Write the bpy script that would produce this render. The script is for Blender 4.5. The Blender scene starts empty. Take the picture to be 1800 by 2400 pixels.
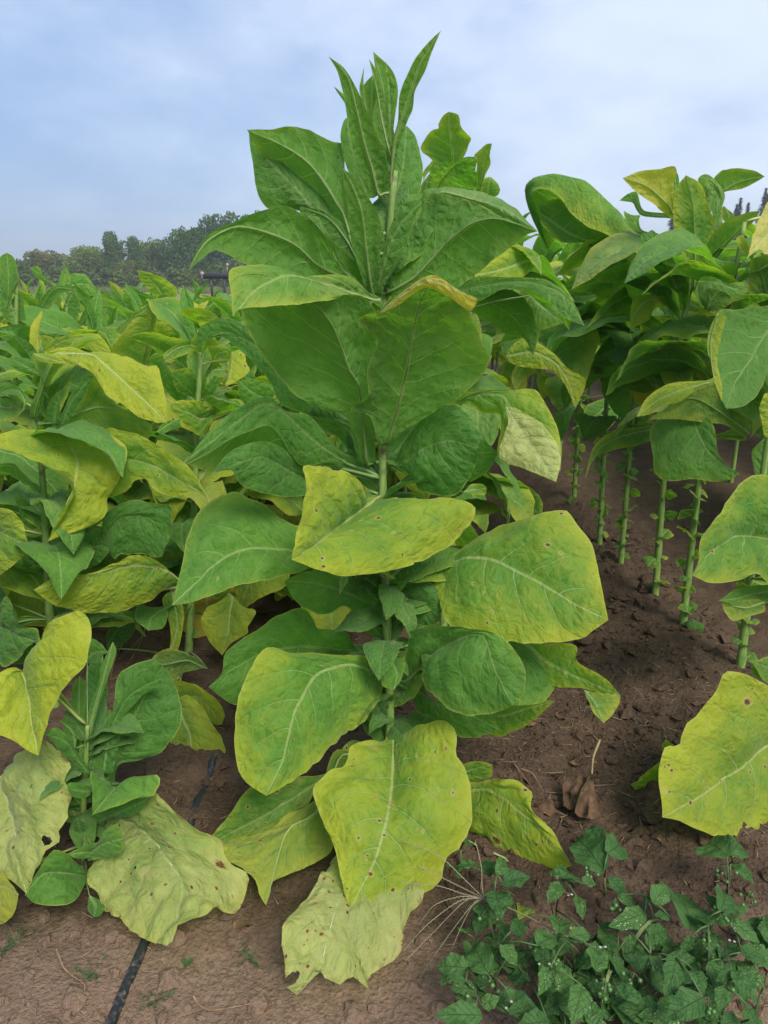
import bpy, math, random
import numpy as np
from mathutils import Vector, Matrix, Euler

R = math.radians
rng = random.Random(7)
S = bpy.context.scene
C = S.collection

# ---------------------------------------------------------------- camera
cd = bpy.data.cameras.new('camera')
cam = bpy.data.objects.new('camera', cd); C.objects.link(cam)
cd.sensor_fit = 'VERTICAL'; cd.sensor_height = 36; cd.lens = 26
cd.clip_start = 0.05; cd.clip_end = 4000
cam.location = (0, 0, 1.45); cam.rotation_euler = (R(90 - 17.57), 0, 0)
S.camera = cam

# ---------------------------------------------------------------- light
SUN_EL, SUN_AZ = 49, 155          # the veiled sun stands high behind the camera, to the right (azimuth from +Y towards +X)
W = bpy.data.worlds.new('World'); S.world = W; W.use_nodes = True
wn, wl = W.node_tree.nodes, W.node_tree.links
wn.clear()
sky = wn.new('ShaderNodeTexSky'); sky.sky_type = 'NISHITA'; sky.sun_disc = False
sky.sun_elevation = R(SUN_EL); sky.sun_rotation = R(SUN_AZ)
sky.air_density = 1.0; sky.dust_density = 1.5; sky.ozone_density = 2.0
tc = wn.new('ShaderNodeTexCoord')
mp = wn.new('ShaderNodeMapping'); mp.inputs['Scale'].default_value = (1, 1, 2.2); mp.inputs['Rotation'].default_value = (0.2, 0.5, 0.9)
wl.new(tc.outputs['Generated'], mp.inputs[0])
n1 = wn.new('ShaderNodeTexNoise'); n1.inputs['Scale'].default_value = 1.6; n1.inputs['Detail'].default_value = 7; n1.inputs['Roughness'].default_value = .55; n1.inputs['Distortion'].default_value = .4
wl.new(mp.outputs[0], n1.inputs[0])
n2 = wn.new('ShaderNodeTexNoise'); n2.inputs['Scale'].default_value = 6.0; n2.inputs['Detail'].default_value = 8; n2.inputs['Roughness'].default_value = .6
wl.new(mp.outputs[0], n2.inputs[0])
mxn = wn.new('ShaderNodeMix'); mxn.data_type = 'FLOAT'; mxn.inputs[0].default_value = .38
wl.new(n1.outputs[0], mxn.inputs[2]); wl.new(n2.outputs[0], mxn.inputs[3])
# the veil of cloud is thicker towards the sun's side
sx = wn.new('ShaderNodeVectorMath'); sx.operation = 'DOT_PRODUCT'; sx.inputs[1].default_value = (0.62, 0.05, 0.42)
wl.new(tc.outputs['Generated'], sx.inputs[0])
ad = wn.new('ShaderNodeMath'); ad.operation = 'MULTIPLY_ADD'; ad.inputs[1].default_value = .42
wl.new(sx.outputs['Value'], ad.inputs[0]); wl.new(mxn.outputs[0], ad.inputs[2])
mr = wn.new('ShaderNodeMapRange'); mr.interpolation_type = 'SMOOTHSTEP'
mr.inputs['From Min'].default_value = .34; mr.inputs['From Max'].default_value = .80
wl.new(ad.outputs[0], mr.inputs[0])
veil = wn.new('ShaderNodeMix'); veil.data_type = 'RGBA'      # grey-blue cloud base to bright thin cloud
veil.inputs[6].default_value = (1.45, 2.30, 3.95, 1); veil.inputs[7].default_value = (4.65, 5.15, 6.15, 1)
wl.new(mr.outputs[0], veil.inputs[0])
cm = wn.new('ShaderNodeMix'); cm.data_type = 'RGBA'; cm.inputs[0].default_value = .80
wl.new(sky.outputs[0], cm.inputs[6]); wl.new(veil.outputs[2], cm.inputs[7])
bg = wn.new('ShaderNodeBackground'); bg.inputs[1].default_value = 0.10
wo = wn.new('ShaderNodeOutputWorld')
wl.new(cm.outputs[2], bg.inputs[0]); wl.new(bg.outputs[0], wo.inputs[0])

sd = bpy.data.lights.new('sun', 'SUN'); sd.energy = 2.5; sd.angle = R(24); sd.color = (1, .95, .87)
so = bpy.data.objects.new('sun', sd); C.objects.link(so)
so.location = (4, -6, 12)
dvec = Vector((math.cos(R(SUN_EL)) * math.sin(R(SUN_AZ)), math.cos(R(SUN_EL)) * math.cos(R(SUN_AZ)), math.sin(R(SUN_EL))))
so.rotation_euler = (-dvec).to_track_quat('-Z', 'Y').to_euler()
S.view_settings.view_transform = 'Standard'; S.view_settings.look = 'None'
S.view_settings.exposure = 1.0; S.view_settings.gamma = 1; S.view_settings.use_curve_mapping = False
S.render.engine = 'CYCLES'
S.cycles.use_denoising = True
S.cycles.max_bounces = 8; S.cycles.transparent_max_bounces = 8; S.cycles.transmission_bounces = 4
S.cycles.sample_clamp_indirect = 6

# ---------------------------------------------------------------- data (metres * 1000, relative to each plant's base)
PLANTS={"M":[0.024,1.75,[[0,0,-18],[-11,0,417],[-19,0,665],[-26,0,896],[-28,0,1110],[-24,0,1358],[-10,0,1568],[-1,0,1671]],0.0135,0.007],"P2":[0.241,2.7,[[0,0,89],[-9,0,1083],[-8,0,1726]],0.016,0.008],"R0":[1.382,2.55,[[0,0,0],[-33,0,802],[-25,0,1302]],0.017,0.009],"R1":[1.31,2.94,[[0,0,-7],[-14,0,879],[28,0,1648]],0.016,0.008],"R2":[1.289,3.23,[[0,0,-3],[-38,0,1010],[-3,0,1469],[-6,0,1700]],0.016,0.008],"R3":[1.251,3.64,[[0,0,2],[-19,0,955],[8,0,1471]],0.014,0.008],"R4":[1.222,3.94,[[0,0,-6],[-36,0,914],[-16,0,1636]],0.015,0.008],"R5":[1.292,4.82,[[0,0,-3],[-15,0,794],[-4,0,1578]],0.015,0.008],"RN":[1.454,1.95,[[0,0,-49],[-30,0,440],[-63,0,954]],0.018,0.01],"L0":[-0.823,1.62,[[0,0,23],[47,0,205],[73,0,371]],0.01,0.005],"L1":[-1.198,2.35,[[0,0,-8],[49,0,515],[77,0,841],[74,0,1014],[95,0,1049]],0.017,0.008],"L2":[-0.784,2.65,[[0,0,-8],[28,0,233],[88,0,776],[118,0,1036],[150,0,1253]],0.016,0.008],"L3":[-2.042,4.5,[[0,0,25],[94,0,708],[180,0,1286]],0.013,0.007],"L4":[-1.505,3.6,[[0,0,77],[67,0,644],[121,0,1102]],0.014,0.008],"L5":[-0.965,3.5,[[0,0,46],[50,0,770],[81,0,1170]],0.014,0.008],"L6":[-1.906,3.5,[[0,0,69],[171,0,974],[253,0,1470]],0.015,0.008],"L7":[-1.864,5.2,[[0,0,32],[74,0,742],[123,0,1204]],0.013,0.007]}
LEAVES=[["M",[0.12,0.1,0.0,0.0],[-10,0,1636,-7,-11,1680,-1,-23,1726,15,-35,1771,32,-48,1814,47,-60,1855,69,-71,1887,88,-80,1913],[-10,0,1636,4,-15,1695,8,-21,1715,24,-33,1759,36,-40,1783,39,-48,1813,59,-59,1847,70,-68,1876,88,-80,1913],[-10,0,1636,-6,-21,1722,5,-32,1763,7,-44,1807,23,-54,1842,39,-63,1870,69,-74,1899,88,-80,1913]],
["M",[0.08,0.15,0.0,0.0],[-36,0,1622,-49,-20,1669,-64,-40,1712,-79,-65,1771,-94,-84,1826,-113,-93,1850,-132,-100,1863],[-36,0,1622,-13,-15,1655,-24,-37,1708,-43,-53,1740,-62,-68,1780,-82,-80,1817,-102,-90,1845,-132,-100,1863],[-36,0,1622,-65,-13,1639,-86,-37,1692,-97,-62,1750,-104,-76,1793,-111,-85,1823,-118,-92,1843,-132,-100,1863]],
["M",[0.05,0.3,0.1,0.0],[-35,40,1662,-48,55,1738,-51,60,1805,-49,60,1868],[-35,40,1662,-29,51,1721,-33,60,1805,-38,60,1844,-49,60,1868],[-35,40,1662,-73,52,1722,-73,60,1805,-69,60,1846,-49,60,1868]],
["M",[0.0,0.2,0.25,0.0],[-59,60,1628,-85,76,1691,-100,88,1744,-107,100,1793],[-59,60,1628,-91,67,1648,-115,81,1709,-122,91,1754,-115,98,1785,-107,100,1793],[-59,60,1628,-48,76,1657,-58,101,1729,-81,103,1780,-107,100,1793]],
["M",[0.1,0.1,0.0,0.0],[-11,20,1725,-19,26,1782,-29,30,1846,-47,30,1905],[-11,20,1725,-3,23,1758,6,30,1830,-3,30,1864,-20,30,1884,-47,30,1905],[-11,20,1725,-20,19,1749,-36,20,1812,-42,24,1866,-47,30,1905]],
["M",[0.12,0.1,0.0,0.0],[-15,-10,1715,-29,-4,1769,-39,0,1824,-55,0,1884],[-15,-10,1715,-13,-8,1732,-21,-1,1793,-29,0,1827,-42,0,1865,-55,0,1884],[-15,-10,1715,-43,-6,1745,-48,-2,1777,-40,0,1816,-46,0,1848,-55,0,1884]],
["M",[0.1,0.1,0.0,0.0],[-11,10,1728,-12,10,1779,-14,7,1828,-20,0,1879],[-11,10,1728,-17,10,1755,-16,9,1810,-19,4,1848,-20,0,1879],[-11,10,1728,-6,10,1763,-1,10,1810,-3,5,1843,-15,2,1861,-20,0,1879]],
["M",[0.15,0.1,0.0,0.0],[-58,30,1775,-66,38,1816,-69,40,1848,-66,40,1879],[-58,30,1775,-58,35,1800,-66,40,1832,-68,40,1860,-66,40,1879],[-58,30,1775,-72,36,1808,-77,40,1837,-72,40,1860,-66,40,1879]],
["M",[0.1,0.1,0.0,0.0],[-97,40,1788,-106,40,1813,-117,32,1826,-131,20,1838],[-97,40,1788,-100,40,1809,-114,33,1828,-131,20,1838],[-97,40,1788,-111,40,1813,-123,30,1827,-131,20,1838]],
["M",[0.0,0.15,0.4,0.0],[-22,30,1524,1,66,1615,20,94,1695,28,120,1780],[-22,30,1524,-41,60,1604,-20,94,1705,9,113,1765,28,120,1780],[-22,30,1524,33,55,1575,60,81,1645,64,94,1695,49,111,1755,28,120,1780]],
["M",[0.05,0.05,0.05,0.0],[-49,-40,1415,-61,-74,1492,-70,-110,1577,-86,-126,1623,-107,-140,1659],[-49,-40,1415,-38,-53,1444,-30,-84,1519,-34,-104,1568,-53,-116,1603,-76,-128,1636,-107,-140,1659],[-49,-40,1415,-70,-55,1444,-91,-86,1510,-98,-109,1568,-103,-126,1619,-107,-140,1659]],
["M",[0.12,0.0,0.0,0.0],[-88,20,1504,-117,56,1585,-163,93,1661,-212,122,1714,-267,147,1747,-346,180,1782],[-88,20,1504,-104,63,1624,-117,103,1735,-141,112,1746,-184,128,1768,-233,144,1781,-289,162,1778,-346,180,1782],[-88,20,1504,-155,105,1558,-225,168,1614,-271,192,1662,-308,196,1714,-335,186,1763,-346,180,1782]],
["M",[0.02,0.35,0.1,0.0],[-143,80,1556,-222,141,1642,-301,188,1718,-349,220,1784],[-143,80,1556,-224,148,1602,-310,196,1613,-336,213,1665,-344,220,1727,-349,220,1784],[-143,80,1556,-166,121,1630,-245,169,1695,-296,194,1739,-349,220,1784]],
["M",[0.06,0.0,0.1,0.0],[-56,-20,1424,-159,-79,1470,-207,-120,1513,-266,-169,1538,-318,-211,1544,-364,-255,1512,-389,-300,1462],[-56,-20,1424,-76,-44,1473,-133,-81,1524,-182,-118,1567,-220,-147,1587,-263,-175,1579,-304,-205,1561,-359,-250,1527,-378,-275,1495,-389,-300,1462],[-56,-20,1424,-107,-49,1415,-201,-111,1451,-261,-161,1464,-309,-205,1480,-343,-243,1502,-370,-274,1483,-389,-300,1462]],
["M",[0.0,0.3,0.3,0.0],[-71,-40,1430,-118,-108,1472,-148,-131,1535,-181,-120,1571],[-71,-40,1430,-105,-62,1463,-137,-99,1500,-178,-113,1559,-181,-120,1571],[-71,-40,1430,-85,-64,1449,-124,-121,1486,-134,-136,1522,-157,-125,1567,-181,-120,1571]],
["M",[0.0,0.0,0.3,0.0],[-61,0,1444,-104,32,1524,-151,48,1579,-214,60,1604],[-61,0,1444,-88,28,1524,-119,43,1569,-166,52,1596,-214,60,1604],[-61,0,1444,-120,19,1454,-183,45,1525,-215,54,1570,-214,60,1604]],
["M",[0.12,0.0,0.05,0.0],[-14,-20,1419,42,-40,1449,104,-70,1518,158,-107,1557,205,-142,1565,277,-200,1537],[-14,-20,1419,67,-46,1410,131,-68,1425,181,-101,1463,226,-148,1505,256,-181,1530,277,-200,1537],[-14,-20,1419,-4,-13,1474,37,-7,1537,41,-9,1580,70,-18,1626,137,-54,1615,191,-99,1593,237,-148,1565,277,-200,1537]],
["M",[0.0,0.45,0.1,0.0,1.0],[60,60,1565,92,1,1625,161,-57,1610,222,-114,1583,281,-180,1539],[60,60,1565,64,49,1623,74,45,1637,133,21,1638,199,-28,1624,241,-85,1594,281,-180,1539],[60,60,1565,107,3,1604,163,-49,1600,207,-95,1578,248,-142,1552,281,-180,1539]],
["M",[0.0,0.3,0.3,0.0],[-40,-30,1415,-20,-65,1492,9,-87,1556,61,-100,1606],[-40,-30,1415,-32,-54,1473,-13,-82,1547,14,-92,1596,61,-100,1606],[-40,-30,1415,-20,-44,1439,15,-73,1496,34,-87,1547,43,-93,1578,61,-100,1606]],
["M",[0.22,0.35,0.0,0.0],[-40,-40,1401,-131,-143,1434,-206,-232,1454,-262,-283,1431,-303,-340,1382],[-40,-40,1401,-60,-72,1408,-102,-138,1408,-170,-244,1403,-218,-291,1401,-290,-332,1395,-303,-340,1382],[-40,-40,1401,-89,-96,1450,-135,-137,1457,-199,-195,1447,-216,-220,1466,-257,-247,1476,-313,-286,1465,-309,-313,1423,-303,-340,1382]],
["M",[0.05,0.0,0.15,0.0],[-64,0,1018,-80,-69,1212,-102,-94,1262,-132,-154,1355,-174,-200,1407],[-64,0,1018,-47,-33,1137,-40,-71,1264,-45,-121,1377,-82,-150,1420,-174,-200,1407],[-64,0,1018,-112,-30,1142,-174,-48,1172,-235,-67,1217,-290,-95,1287,-324,-139,1387,-253,-168,1411,-174,-200,1407]],
["M",[0.12,0.0,0.05,0.0],[-13,-50,1086,9,-90,1179,25,-125,1255,37,-185,1347,48,-232,1404,72,-280,1453],[-13,-50,1086,18,-62,1110,70,-81,1146,144,-112,1203,190,-135,1257,200,-154,1295,177,-178,1338,149,-206,1383,164,-223,1408,112,-252,1426,72,-280,1453],[-13,-50,1086,-41,-58,1087,-55,-76,1150,-102,-91,1162,-61,-109,1208,-60,-127,1266,-37,-154,1331,-79,-184,1370,-34,-209,1386,16,-244,1426,72,-280,1453]],
["M",[0.9,0.3,0.0,0.1,1.0],[-34,-240,1382,11,-272,1420,53,-301,1446,87,-314,1439,147,-340,1413],[-34,-240,1382,-7,-260,1409,36,-290,1443,70,-307,1455,112,-325,1429,147,-340,1413],[-34,-240,1382,2,-261,1398,50,-292,1431,88,-310,1421,134,-330,1392,147,-340,1413]],
["M",[0.0,0.1,0.6,0.0],[-94,60,1097,-187,100,1171,-300,147,1257,-421,191,1317,-517,220,1283],[-94,60,1097,-117,68,1096,-212,99,1119,-284,123,1144,-320,145,1200,-374,172,1261,-444,198,1305,-517,220,1283],[-94,60,1097,-117,81,1163,-210,114,1227,-281,138,1264,-346,163,1319,-418,185,1353,-495,206,1330,-517,220,1283]],
["M",[0.05,0.05,0.5,0.0],[-113,20,1013,-199,-36,1094,-278,-106,1182,-345,-166,1151,-426,-300,1095],[-113,20,1013,-154,-2,1024,-223,-40,1025,-274,-110,1130,-324,-150,1128,-388,-237,1108,-426,-300,1095],[-113,20,1013,-137,-1,1058,-197,-48,1145,-246,-78,1161,-277,-108,1199,-336,-151,1184,-396,-236,1135,-426,-300,1095]],
["M",[0.15,0.0,0.15,0.1],[-232,40,1008,-290,-2,1120,-348,-49,1113,-403,-128,1086,-443,-220,1072],[-232,40,1008,-260,13,1095,-299,-12,1139,-357,-56,1130,-443,-220,1072],[-232,40,1008,-254,29,998,-308,5,999,-388,-71,1021,-420,-140,1036,-443,-220,1072]],
["M",[0.0,0.1,0.6,0.0],[-199,40,960,-255,-50,1019,-305,-130,1066,-392,-220,1051],[-199,40,960,-203,9,939,-257,-58,952,-301,-119,977,-341,-156,1007,-361,-191,1055,-392,-220,1051],[-199,40,960,-215,-10,1020,-251,-65,1066,-294,-124,1101,-357,-174,1091,-392,-220,1051]],
["M",[0.55,0.05,0.0,0.3],[-53,-40,934,-123,-152,911,-172,-259,905,-210,-360,909],[-53,-40,934,-20,-47,943,41,-59,952,113,-76,959,188,-97,942,178,-110,903,138,-130,862,74,-164,829,-20,-218,825,-117,-283,841,-173,-326,874,-210,-360,909],[-53,-40,934,-66,-82,978,-97,-139,1027,-131,-188,1059,-186,-247,1079,-192,-278,1052,-196,-316,1008,-203,-345,952,-210,-360,909]],
["M",[0.12,0.1,0.05,0.05],[-164,20,776,-252,-30,801,-339,-84,830,-393,-122,827,-437,-168,799,-497,-240,753],[-164,20,776,-203,-36,760,-240,-79,761,-306,-142,770,-352,-177,778,-410,-212,769,-455,-229,756,-497,-240,753],[-164,20,776,-206,21,845,-262,19,861,-322,9,916,-374,-5,945,-406,-16,954,-462,-55,917,-489,-94,877,-492,-151,820,-497,-240,753]],
["M",[0.4,0.05,0.0,0.25],[128,40,729,182,8,767,242,-26,779,300,-62,763,356,-100,745,427,-152,714,493,-200,698],[128,40,729,156,41,768,206,40,808,296,31,864,421,-9,906,445,-27,879,481,-65,834,490,-130,762,493,-200,698],[128,40,729,104,19,722,113,-29,680,135,-85,629,199,-133,621,282,-174,619,338,-190,635,427,-200,648,464,-201,675,493,-200,698]],
["M",[0.05,0.15,0.15,0.05],[-114,100,459,-258,58,490,-346,28,489,-424,-8,463,-484,-40,427],[-114,100,459,-145,89,439,-207,72,422,-284,47,383,-373,14,368,-430,-10,355,-484,-40,427],[-114,100,459,-143,85,536,-204,72,543,-218,65,580,-253,54,620,-349,26,574,-436,-7,517,-451,-24,464,-484,-40,427]],
["M",[0.02,0.1,0.4,0.0],[-50,60,616,-130,17,676,-205,-24,717,-271,-60,736],[-50,60,616,-95,40,600,-131,22,633,-178,0,614,-229,-24,647,-255,-41,686,-271,-60,736],[-50,60,616,-71,36,683,-135,4,736,-218,-33,751,-271,-60,736]],
["M",[0.32,0.05,0.05,0.25],[-23,-20,444,-106,-82,517,-186,-144,525,-229,-206,480,-244,-235,445,-257,-283,385,-292,-340,326],[-23,-20,444,-38,-60,414,-63,-112,380,-131,-189,362,-170,-226,352,-214,-268,335,-262,-314,324,-292,-340,326],[-23,-20,444,-34,-36,491,-63,-53,525,-161,-101,555,-240,-142,585,-295,-173,614,-332,-202,584,-363,-236,514,-369,-273,432,-364,-300,375,-344,-316,345,-292,-340,326]],
["M",[0.1,0.0,0.35,0.05],[33,-20,432,114,-97,565,202,-165,642,240,-205,563,277,-240,498],[33,-20,432,43,-87,622,104,-119,653,201,-167,654,259,-186,642,304,-210,581,304,-228,524,277,-240,498],[33,-20,432,66,-74,544,72,-127,487,112,-163,469,178,-194,448,229,-216,459,277,-240,498]],
["M",[0.12,0.0,0.3,0.0],[178,40,534,271,1,537,338,-48,498,315,-120,422],[178,40,534,250,19,548,343,-8,538,406,-48,473,420,-64,449,379,-92,415,315,-120,422],[178,40,534,221,7,492,247,-39,434,285,-89,415,315,-120,422]],
["M",[0.4,0.15,0.0,0.05],[341,20,536,399,-39,501,468,-115,496,533,-220,512],[341,20,536,374,-3,535,460,-66,564,462,-98,534,512,-172,527,533,-220,512],[341,20,536,358,-26,477,410,-72,450,470,-137,481,510,-189,493,533,-220,512]],
["M",[0.55,0.0,0.0,0.05,1.0],[458,-180,503,476,-217,487,493,-240,450],[458,-180,503,461,-198,491,472,-225,469,493,-240,450],[458,-180,503,493,-200,507,534,-222,511,517,-232,473,493,-240,450]],
["M",[0.1,0.0,0.4,0.0],[52,80,355,122,45,331,197,8,319,289,-40,296],[52,80,355,83,67,372,114,47,339,204,8,341,262,-19,330,289,-40,296],[52,80,355,68,56,297,138,24,262,206,-5,247,289,-40,296]],
["M",[0.4,0.0,0.1,0.05],[241,100,260,317,72,269,382,45,313,442,20,347],[241,100,260,278,84,298,357,53,347,401,36,350,442,20,347],[241,100,260,273,82,206,305,73,199,371,51,248,405,37,292,442,20,347]],
["M",[0.6,0.05,0.0,0.5],[3,-40,274,-4,-183,229,-19,-289,210,-48,-357,152,-77,-399,118,-99,-430,96],[3,-40,274,14,-46,278,57,-74,333,127,-115,379,159,-139,365,163,-177,316,180,-217,271,187,-277,207,168,-300,152,133,-316,132,111,-337,88,49,-366,63,-30,-400,68,-99,-430,96],[3,-40,274,-24,-59,272,-71,-91,298,-116,-126,299,-127,-159,273,-187,-226,267,-181,-274,227,-139,-332,166,-121,-387,121,-108,-418,101,-99,-430,96]],
["M",[0.25,0.45,0.0,0.7],[-103,20,199,-130,-8,169,-250,-93,135,-360,-149,99,-486,-200,56],[-103,20,199,-123,-28,126,-211,-78,127,-227,-97,105,-263,-122,86,-329,-147,56,-380,-164,47,-486,-200,56],[-103,20,199,-144,-2,207,-178,-40,160,-282,-99,196,-364,-136,193,-441,-175,113,-486,-200,56]],
["M",[0.6,0.0,0.0,0.4],[-143,-20,203,-198,-147,121,-269,-221,121,-304,-360,32],[-143,-20,203,-210,-87,122,-281,-133,102,-373,-197,76,-470,-252,101,-442,-268,91,-339,-322,79,-321,-345,49,-304,-360,32],[-143,-20,203,-152,-130,107,-159,-204,50,-228,-264,49,-291,-317,61,-297,-340,45,-304,-360,32]],
["M",[0.3,0.85,0.0,0.9],[-115,-100,-36,-110,-331,82,-133,-440,101,-150,-530,90,-159,-559,60,-206,-580,19],[-115,-100,-36,-70,-210,-10,71,-390,94,62,-406,85,19,-451,67,19,-470,45,5,-495,22,-57,-529,17,-61,-538,-13,-95,-551,35,-127,-561,26,-168,-570,79,-206,-580,19],[-115,-100,-36,-149,-211,44,-183,-397,117,-245,-520,135,-234,-552,93,-228,-572,39,-206,-580,19]],
["M",[0.6,0.05,0.1,0.4],[107,20,123,204,-34,105,268,-69,132,331,-115,111,389,-176,81,448,-250,45],[107,20,123,163,-7,118,224,-36,127,288,-68,169,329,-89,180,364,-114,167,371,-150,124,416,-201,87,448,-250,45],[107,20,123,159,-13,-16,209,-38,-74,244,-65,-120,309,-111,-114,385,-175,-71,448,-250,45]],
["M",[0.3,0.0,0.2,0.0],[133,60,58,211,39,109,280,20,144],[133,60,58,175,46,121,245,29,149,280,20,144],[133,60,58,192,48,58,249,35,77,283,27,100,280,20,144]],
["M",[0.55,0.2,0.3,0.2],[296,-160,-15,352,-231,-31,352,-298,-30,291,-380,7],[296,-160,-15,357,-206,-30,404,-277,-51,291,-380,7],[296,-160,-15,302,-213,-32,303,-287,-25,291,-380,7]],
["M",[0.02,0.0,0.6,0.0],[12,20,1013,74,-23,1063,127,-51,1086,194,-80,1076],[12,20,1013,25,0,1075,68,-26,1141,99,-39,1163,146,-51,1173,196,-71,1112,194,-80,1076],[12,20,1013,43,5,993,60,-12,957,104,-31,947,153,-47,958,191,-69,1035,194,-80,1076]],
["M",[0.02,0.0,0.6,0.0],[130,100,993,179,69,1019,216,45,1036,256,20,1042],[130,100,993,166,68,1066,209,47,1076,256,20,1042],[130,100,993,182,73,963,193,66,953,235,43,989,256,20,1042]],
["M",[0.35,0.15,0.0,0.0],[144,80,1149,192,44,1178,255,-1,1185,276,-24,1148,316,-69,1083,364,-140,1011],[144,80,1149,170,57,1185,217,30,1195,272,-1,1199,331,-27,1201,364,-56,1144,377,-78,1108,381,-105,1065,364,-140,1011],[144,80,1149,175,59,1157,215,27,1139,249,3,1136,247,-29,1079,249,-48,1045,303,-87,1028,364,-140,1011]],
["M",[0.3,1.0,0.0,0.0,1.0],[259,-40,1164,272,-50,1143,314,-79,1086,364,-140,1011],[259,-40,1164,276,-46,1165,335,-70,1133,369,-93,1093,377,-116,1053,364,-140,1011],[259,-40,1164,263,-51,1130,244,-76,1053,300,-104,1033,364,-140,1011]],
["M",[0.02,0.05,0.5,0.0],[3,60,599,54,9,647,117,-40,630],[3,60,599,32,23,689,81,-3,715,117,-20,684,117,-40,630],[3,60,599,29,21,568,83,-14,586,111,-30,606,117,-40,630]],
["M",[0.1,0.05,0.35,0.0],[-4,40,491,-49,12,573,-71,0,603],[-4,40,491,-27,28,532,-72,11,561,-71,0,603],[-4,40,491,-20,23,567,-53,8,624,-71,0,603]],
["M",[0.15,0.05,0.2,0.0],[-12,-40,518,9,-102,504,1,-140,479],[-12,-40,518,30,-84,526,19,-118,497,1,-140,479],[-12,-40,518,-34,-62,522,-30,-117,481,1,-140,479]],
["M",[0.05,0.1,0.3,0.0],[-19,30,269,-35,-16,343,-64,-60,414],[-19,30,269,-43,7,257,-69,-25,323,-64,-60,414],[-19,30,269,-8,-2,334,-34,-40,410,-64,-60,414]],
["M",[0.05,0.2,0.2,0.0],[88,100,648,85,58,706,83,40,745],[88,100,648,33,66,687,47,51,733,83,40,745],[88,100,648,116,74,675,114,53,724,83,40,745]],
["M",[0.05,0.0,0.5,0.0],[-60,80,1016,-95,97,1113,-153,100,1148,-217,100,1125],[-60,80,1016,-83,93,1091,-129,100,1148,-176,100,1154,-217,100,1125],[-60,80,1016,-96,87,1008,-143,100,1065,-189,100,1077,-217,100,1125]],
["M",[0.05,0.05,0.5,0.0],[-48,40,978,-84,82,1039,-119,100,1089],[-48,40,978,-66,49,976,-113,79,1010,-119,100,1089],[-48,40,978,-60,73,1035,-95,94,1090,-119,100,1089]],
["M",[0.05,0.05,0.5,0.0],[-19,40,1008,28,80,1058,63,100,1119],[-19,40,1008,-31,62,1050,16,88,1103,63,100,1119],[-19,40,1008,10,54,986,57,83,1039,63,100,1119]],
["P2",[0.3,0.0,0.0,0.0],[-8,-40,1770,-16,-66,1808,-24,-89,1841,-36,-126,1893,-41,-160,1937],[-8,-40,1770,5,-55,1794,20,-76,1829,32,-94,1858,34,-104,1874,0,-127,1903,-10,-144,1931,-41,-160,1937],[-8,-40,1770,-58,-61,1790,-90,-78,1816,-122,-96,1842,-112,-109,1869,-87,-126,1895,-69,-133,1897,-72,-138,1906,-58,-151,1929,-41,-160,1937]],
["P2",[0.0,0.35,0.35,0.0],[-72,-100,1719,-52,-157,1751,-28,-212,1777,-4,-252,1787,27,-300,1791],[-72,-100,1719,-90,-139,1753,-98,-152,1763,-83,-179,1782,-44,-220,1788,-28,-236,1781,-2,-269,1793,27,-300,1791],[-72,-100,1719,-25,-141,1715,44,-205,1709,41,-244,1745,33,-259,1758,37,-287,1782,27,-300,1791]],
["P2",[0.55,0.1,0.0,0.0],[-111,-40,1756,-95,-40,1786,-70,-40,1830],[-111,-40,1756,-112,-40,1782,-87,-40,1812,-70,-40,1830],[-111,-40,1756,-94,-40,1782,-69,-40,1800,-48,-40,1813,-70,-40,1830]],
["P2",[0.35,0.15,0.0,0.0],[78,0,1722,80,-49,1780,85,-77,1823,103,-100,1858],[78,0,1722,88,-17,1740,93,-46,1774,105,-68,1801,100,-83,1828,103,-100,1858],[78,0,1722,62,-27,1760,61,-64,1815,50,-70,1826,64,-80,1840,86,-93,1857,103,-100,1858]],
["P2",[0.25,0.2,0.0,0.0],[102,-40,1709,103,-60,1744,109,-60,1765],[102,-40,1709,80,-50,1717,82,-60,1747,92,-60,1763,109,-60,1765],[102,-40,1709,129,-50,1707,141,-58,1721,133,-60,1744,109,-60,1765]],
["P2",[0.3,0.0,0.0,0.0],[-109,0,1696,-99,0,1739,-92,0,1775],[-109,0,1696,-70,0,1729,-80,0,1763,-92,0,1775],[-109,0,1696,-122,0,1703,-114,0,1751,-92,0,1775]],
["P2",[0.55,0.2,0.0,0.05],[280,-100,1515,206,-157,1496,115,-232,1471,33,-300,1456],[280,-100,1515,264,-122,1490,199,-179,1447,115,-239,1452,33,-300,1456],[280,-100,1515,247,-127,1538,182,-171,1552,107,-234,1506,33,-300,1456]],
["P2",[0.05,0.3,0.2,0.0],[-58,-200,1376,21,-273,1419,126,-366,1437,190,-427,1437,251,-490,1416,286,-539,1381,311,-600,1324],[-58,-200,1376,-36,-228,1406,46,-302,1452,125,-368,1452,185,-421,1451,228,-461,1445,270,-508,1414,297,-553,1373,311,-600,1324],[-58,-200,1376,-34,-227,1353,22,-277,1375,65,-316,1384,115,-370,1416,184,-436,1416,231,-490,1387,266,-546,1344,311,-600,1324]],
["P2",[0.2,0.1,0.05,0.0],[230,-200,1394,271,-312,1350,301,-400,1320],[230,-200,1394,250,-267,1348,290,-333,1366,301,-400,1320],[230,-200,1394,235,-254,1348,249,-319,1298,301,-400,1320]],
["P2",[0.3,0.2,0.0,0.0],[5,-500,818,59,-400,799,90,-400,802],[5,-500,818,37,-423,822,77,-400,817,90,-400,802],[5,-500,818,36,-445,796,85,-400,779,90,-400,802]],
["P2",[0.3,0.05,0.0,0.0],[-213,-300,1363,-194,-400,1413,-177,-500,1459],[-213,-300,1363,-179,-369,1386,-173,-441,1427,-177,-500,1459],[-213,-300,1363,-224,-338,1385,-208,-434,1440,-177,-500,1459]],
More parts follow.
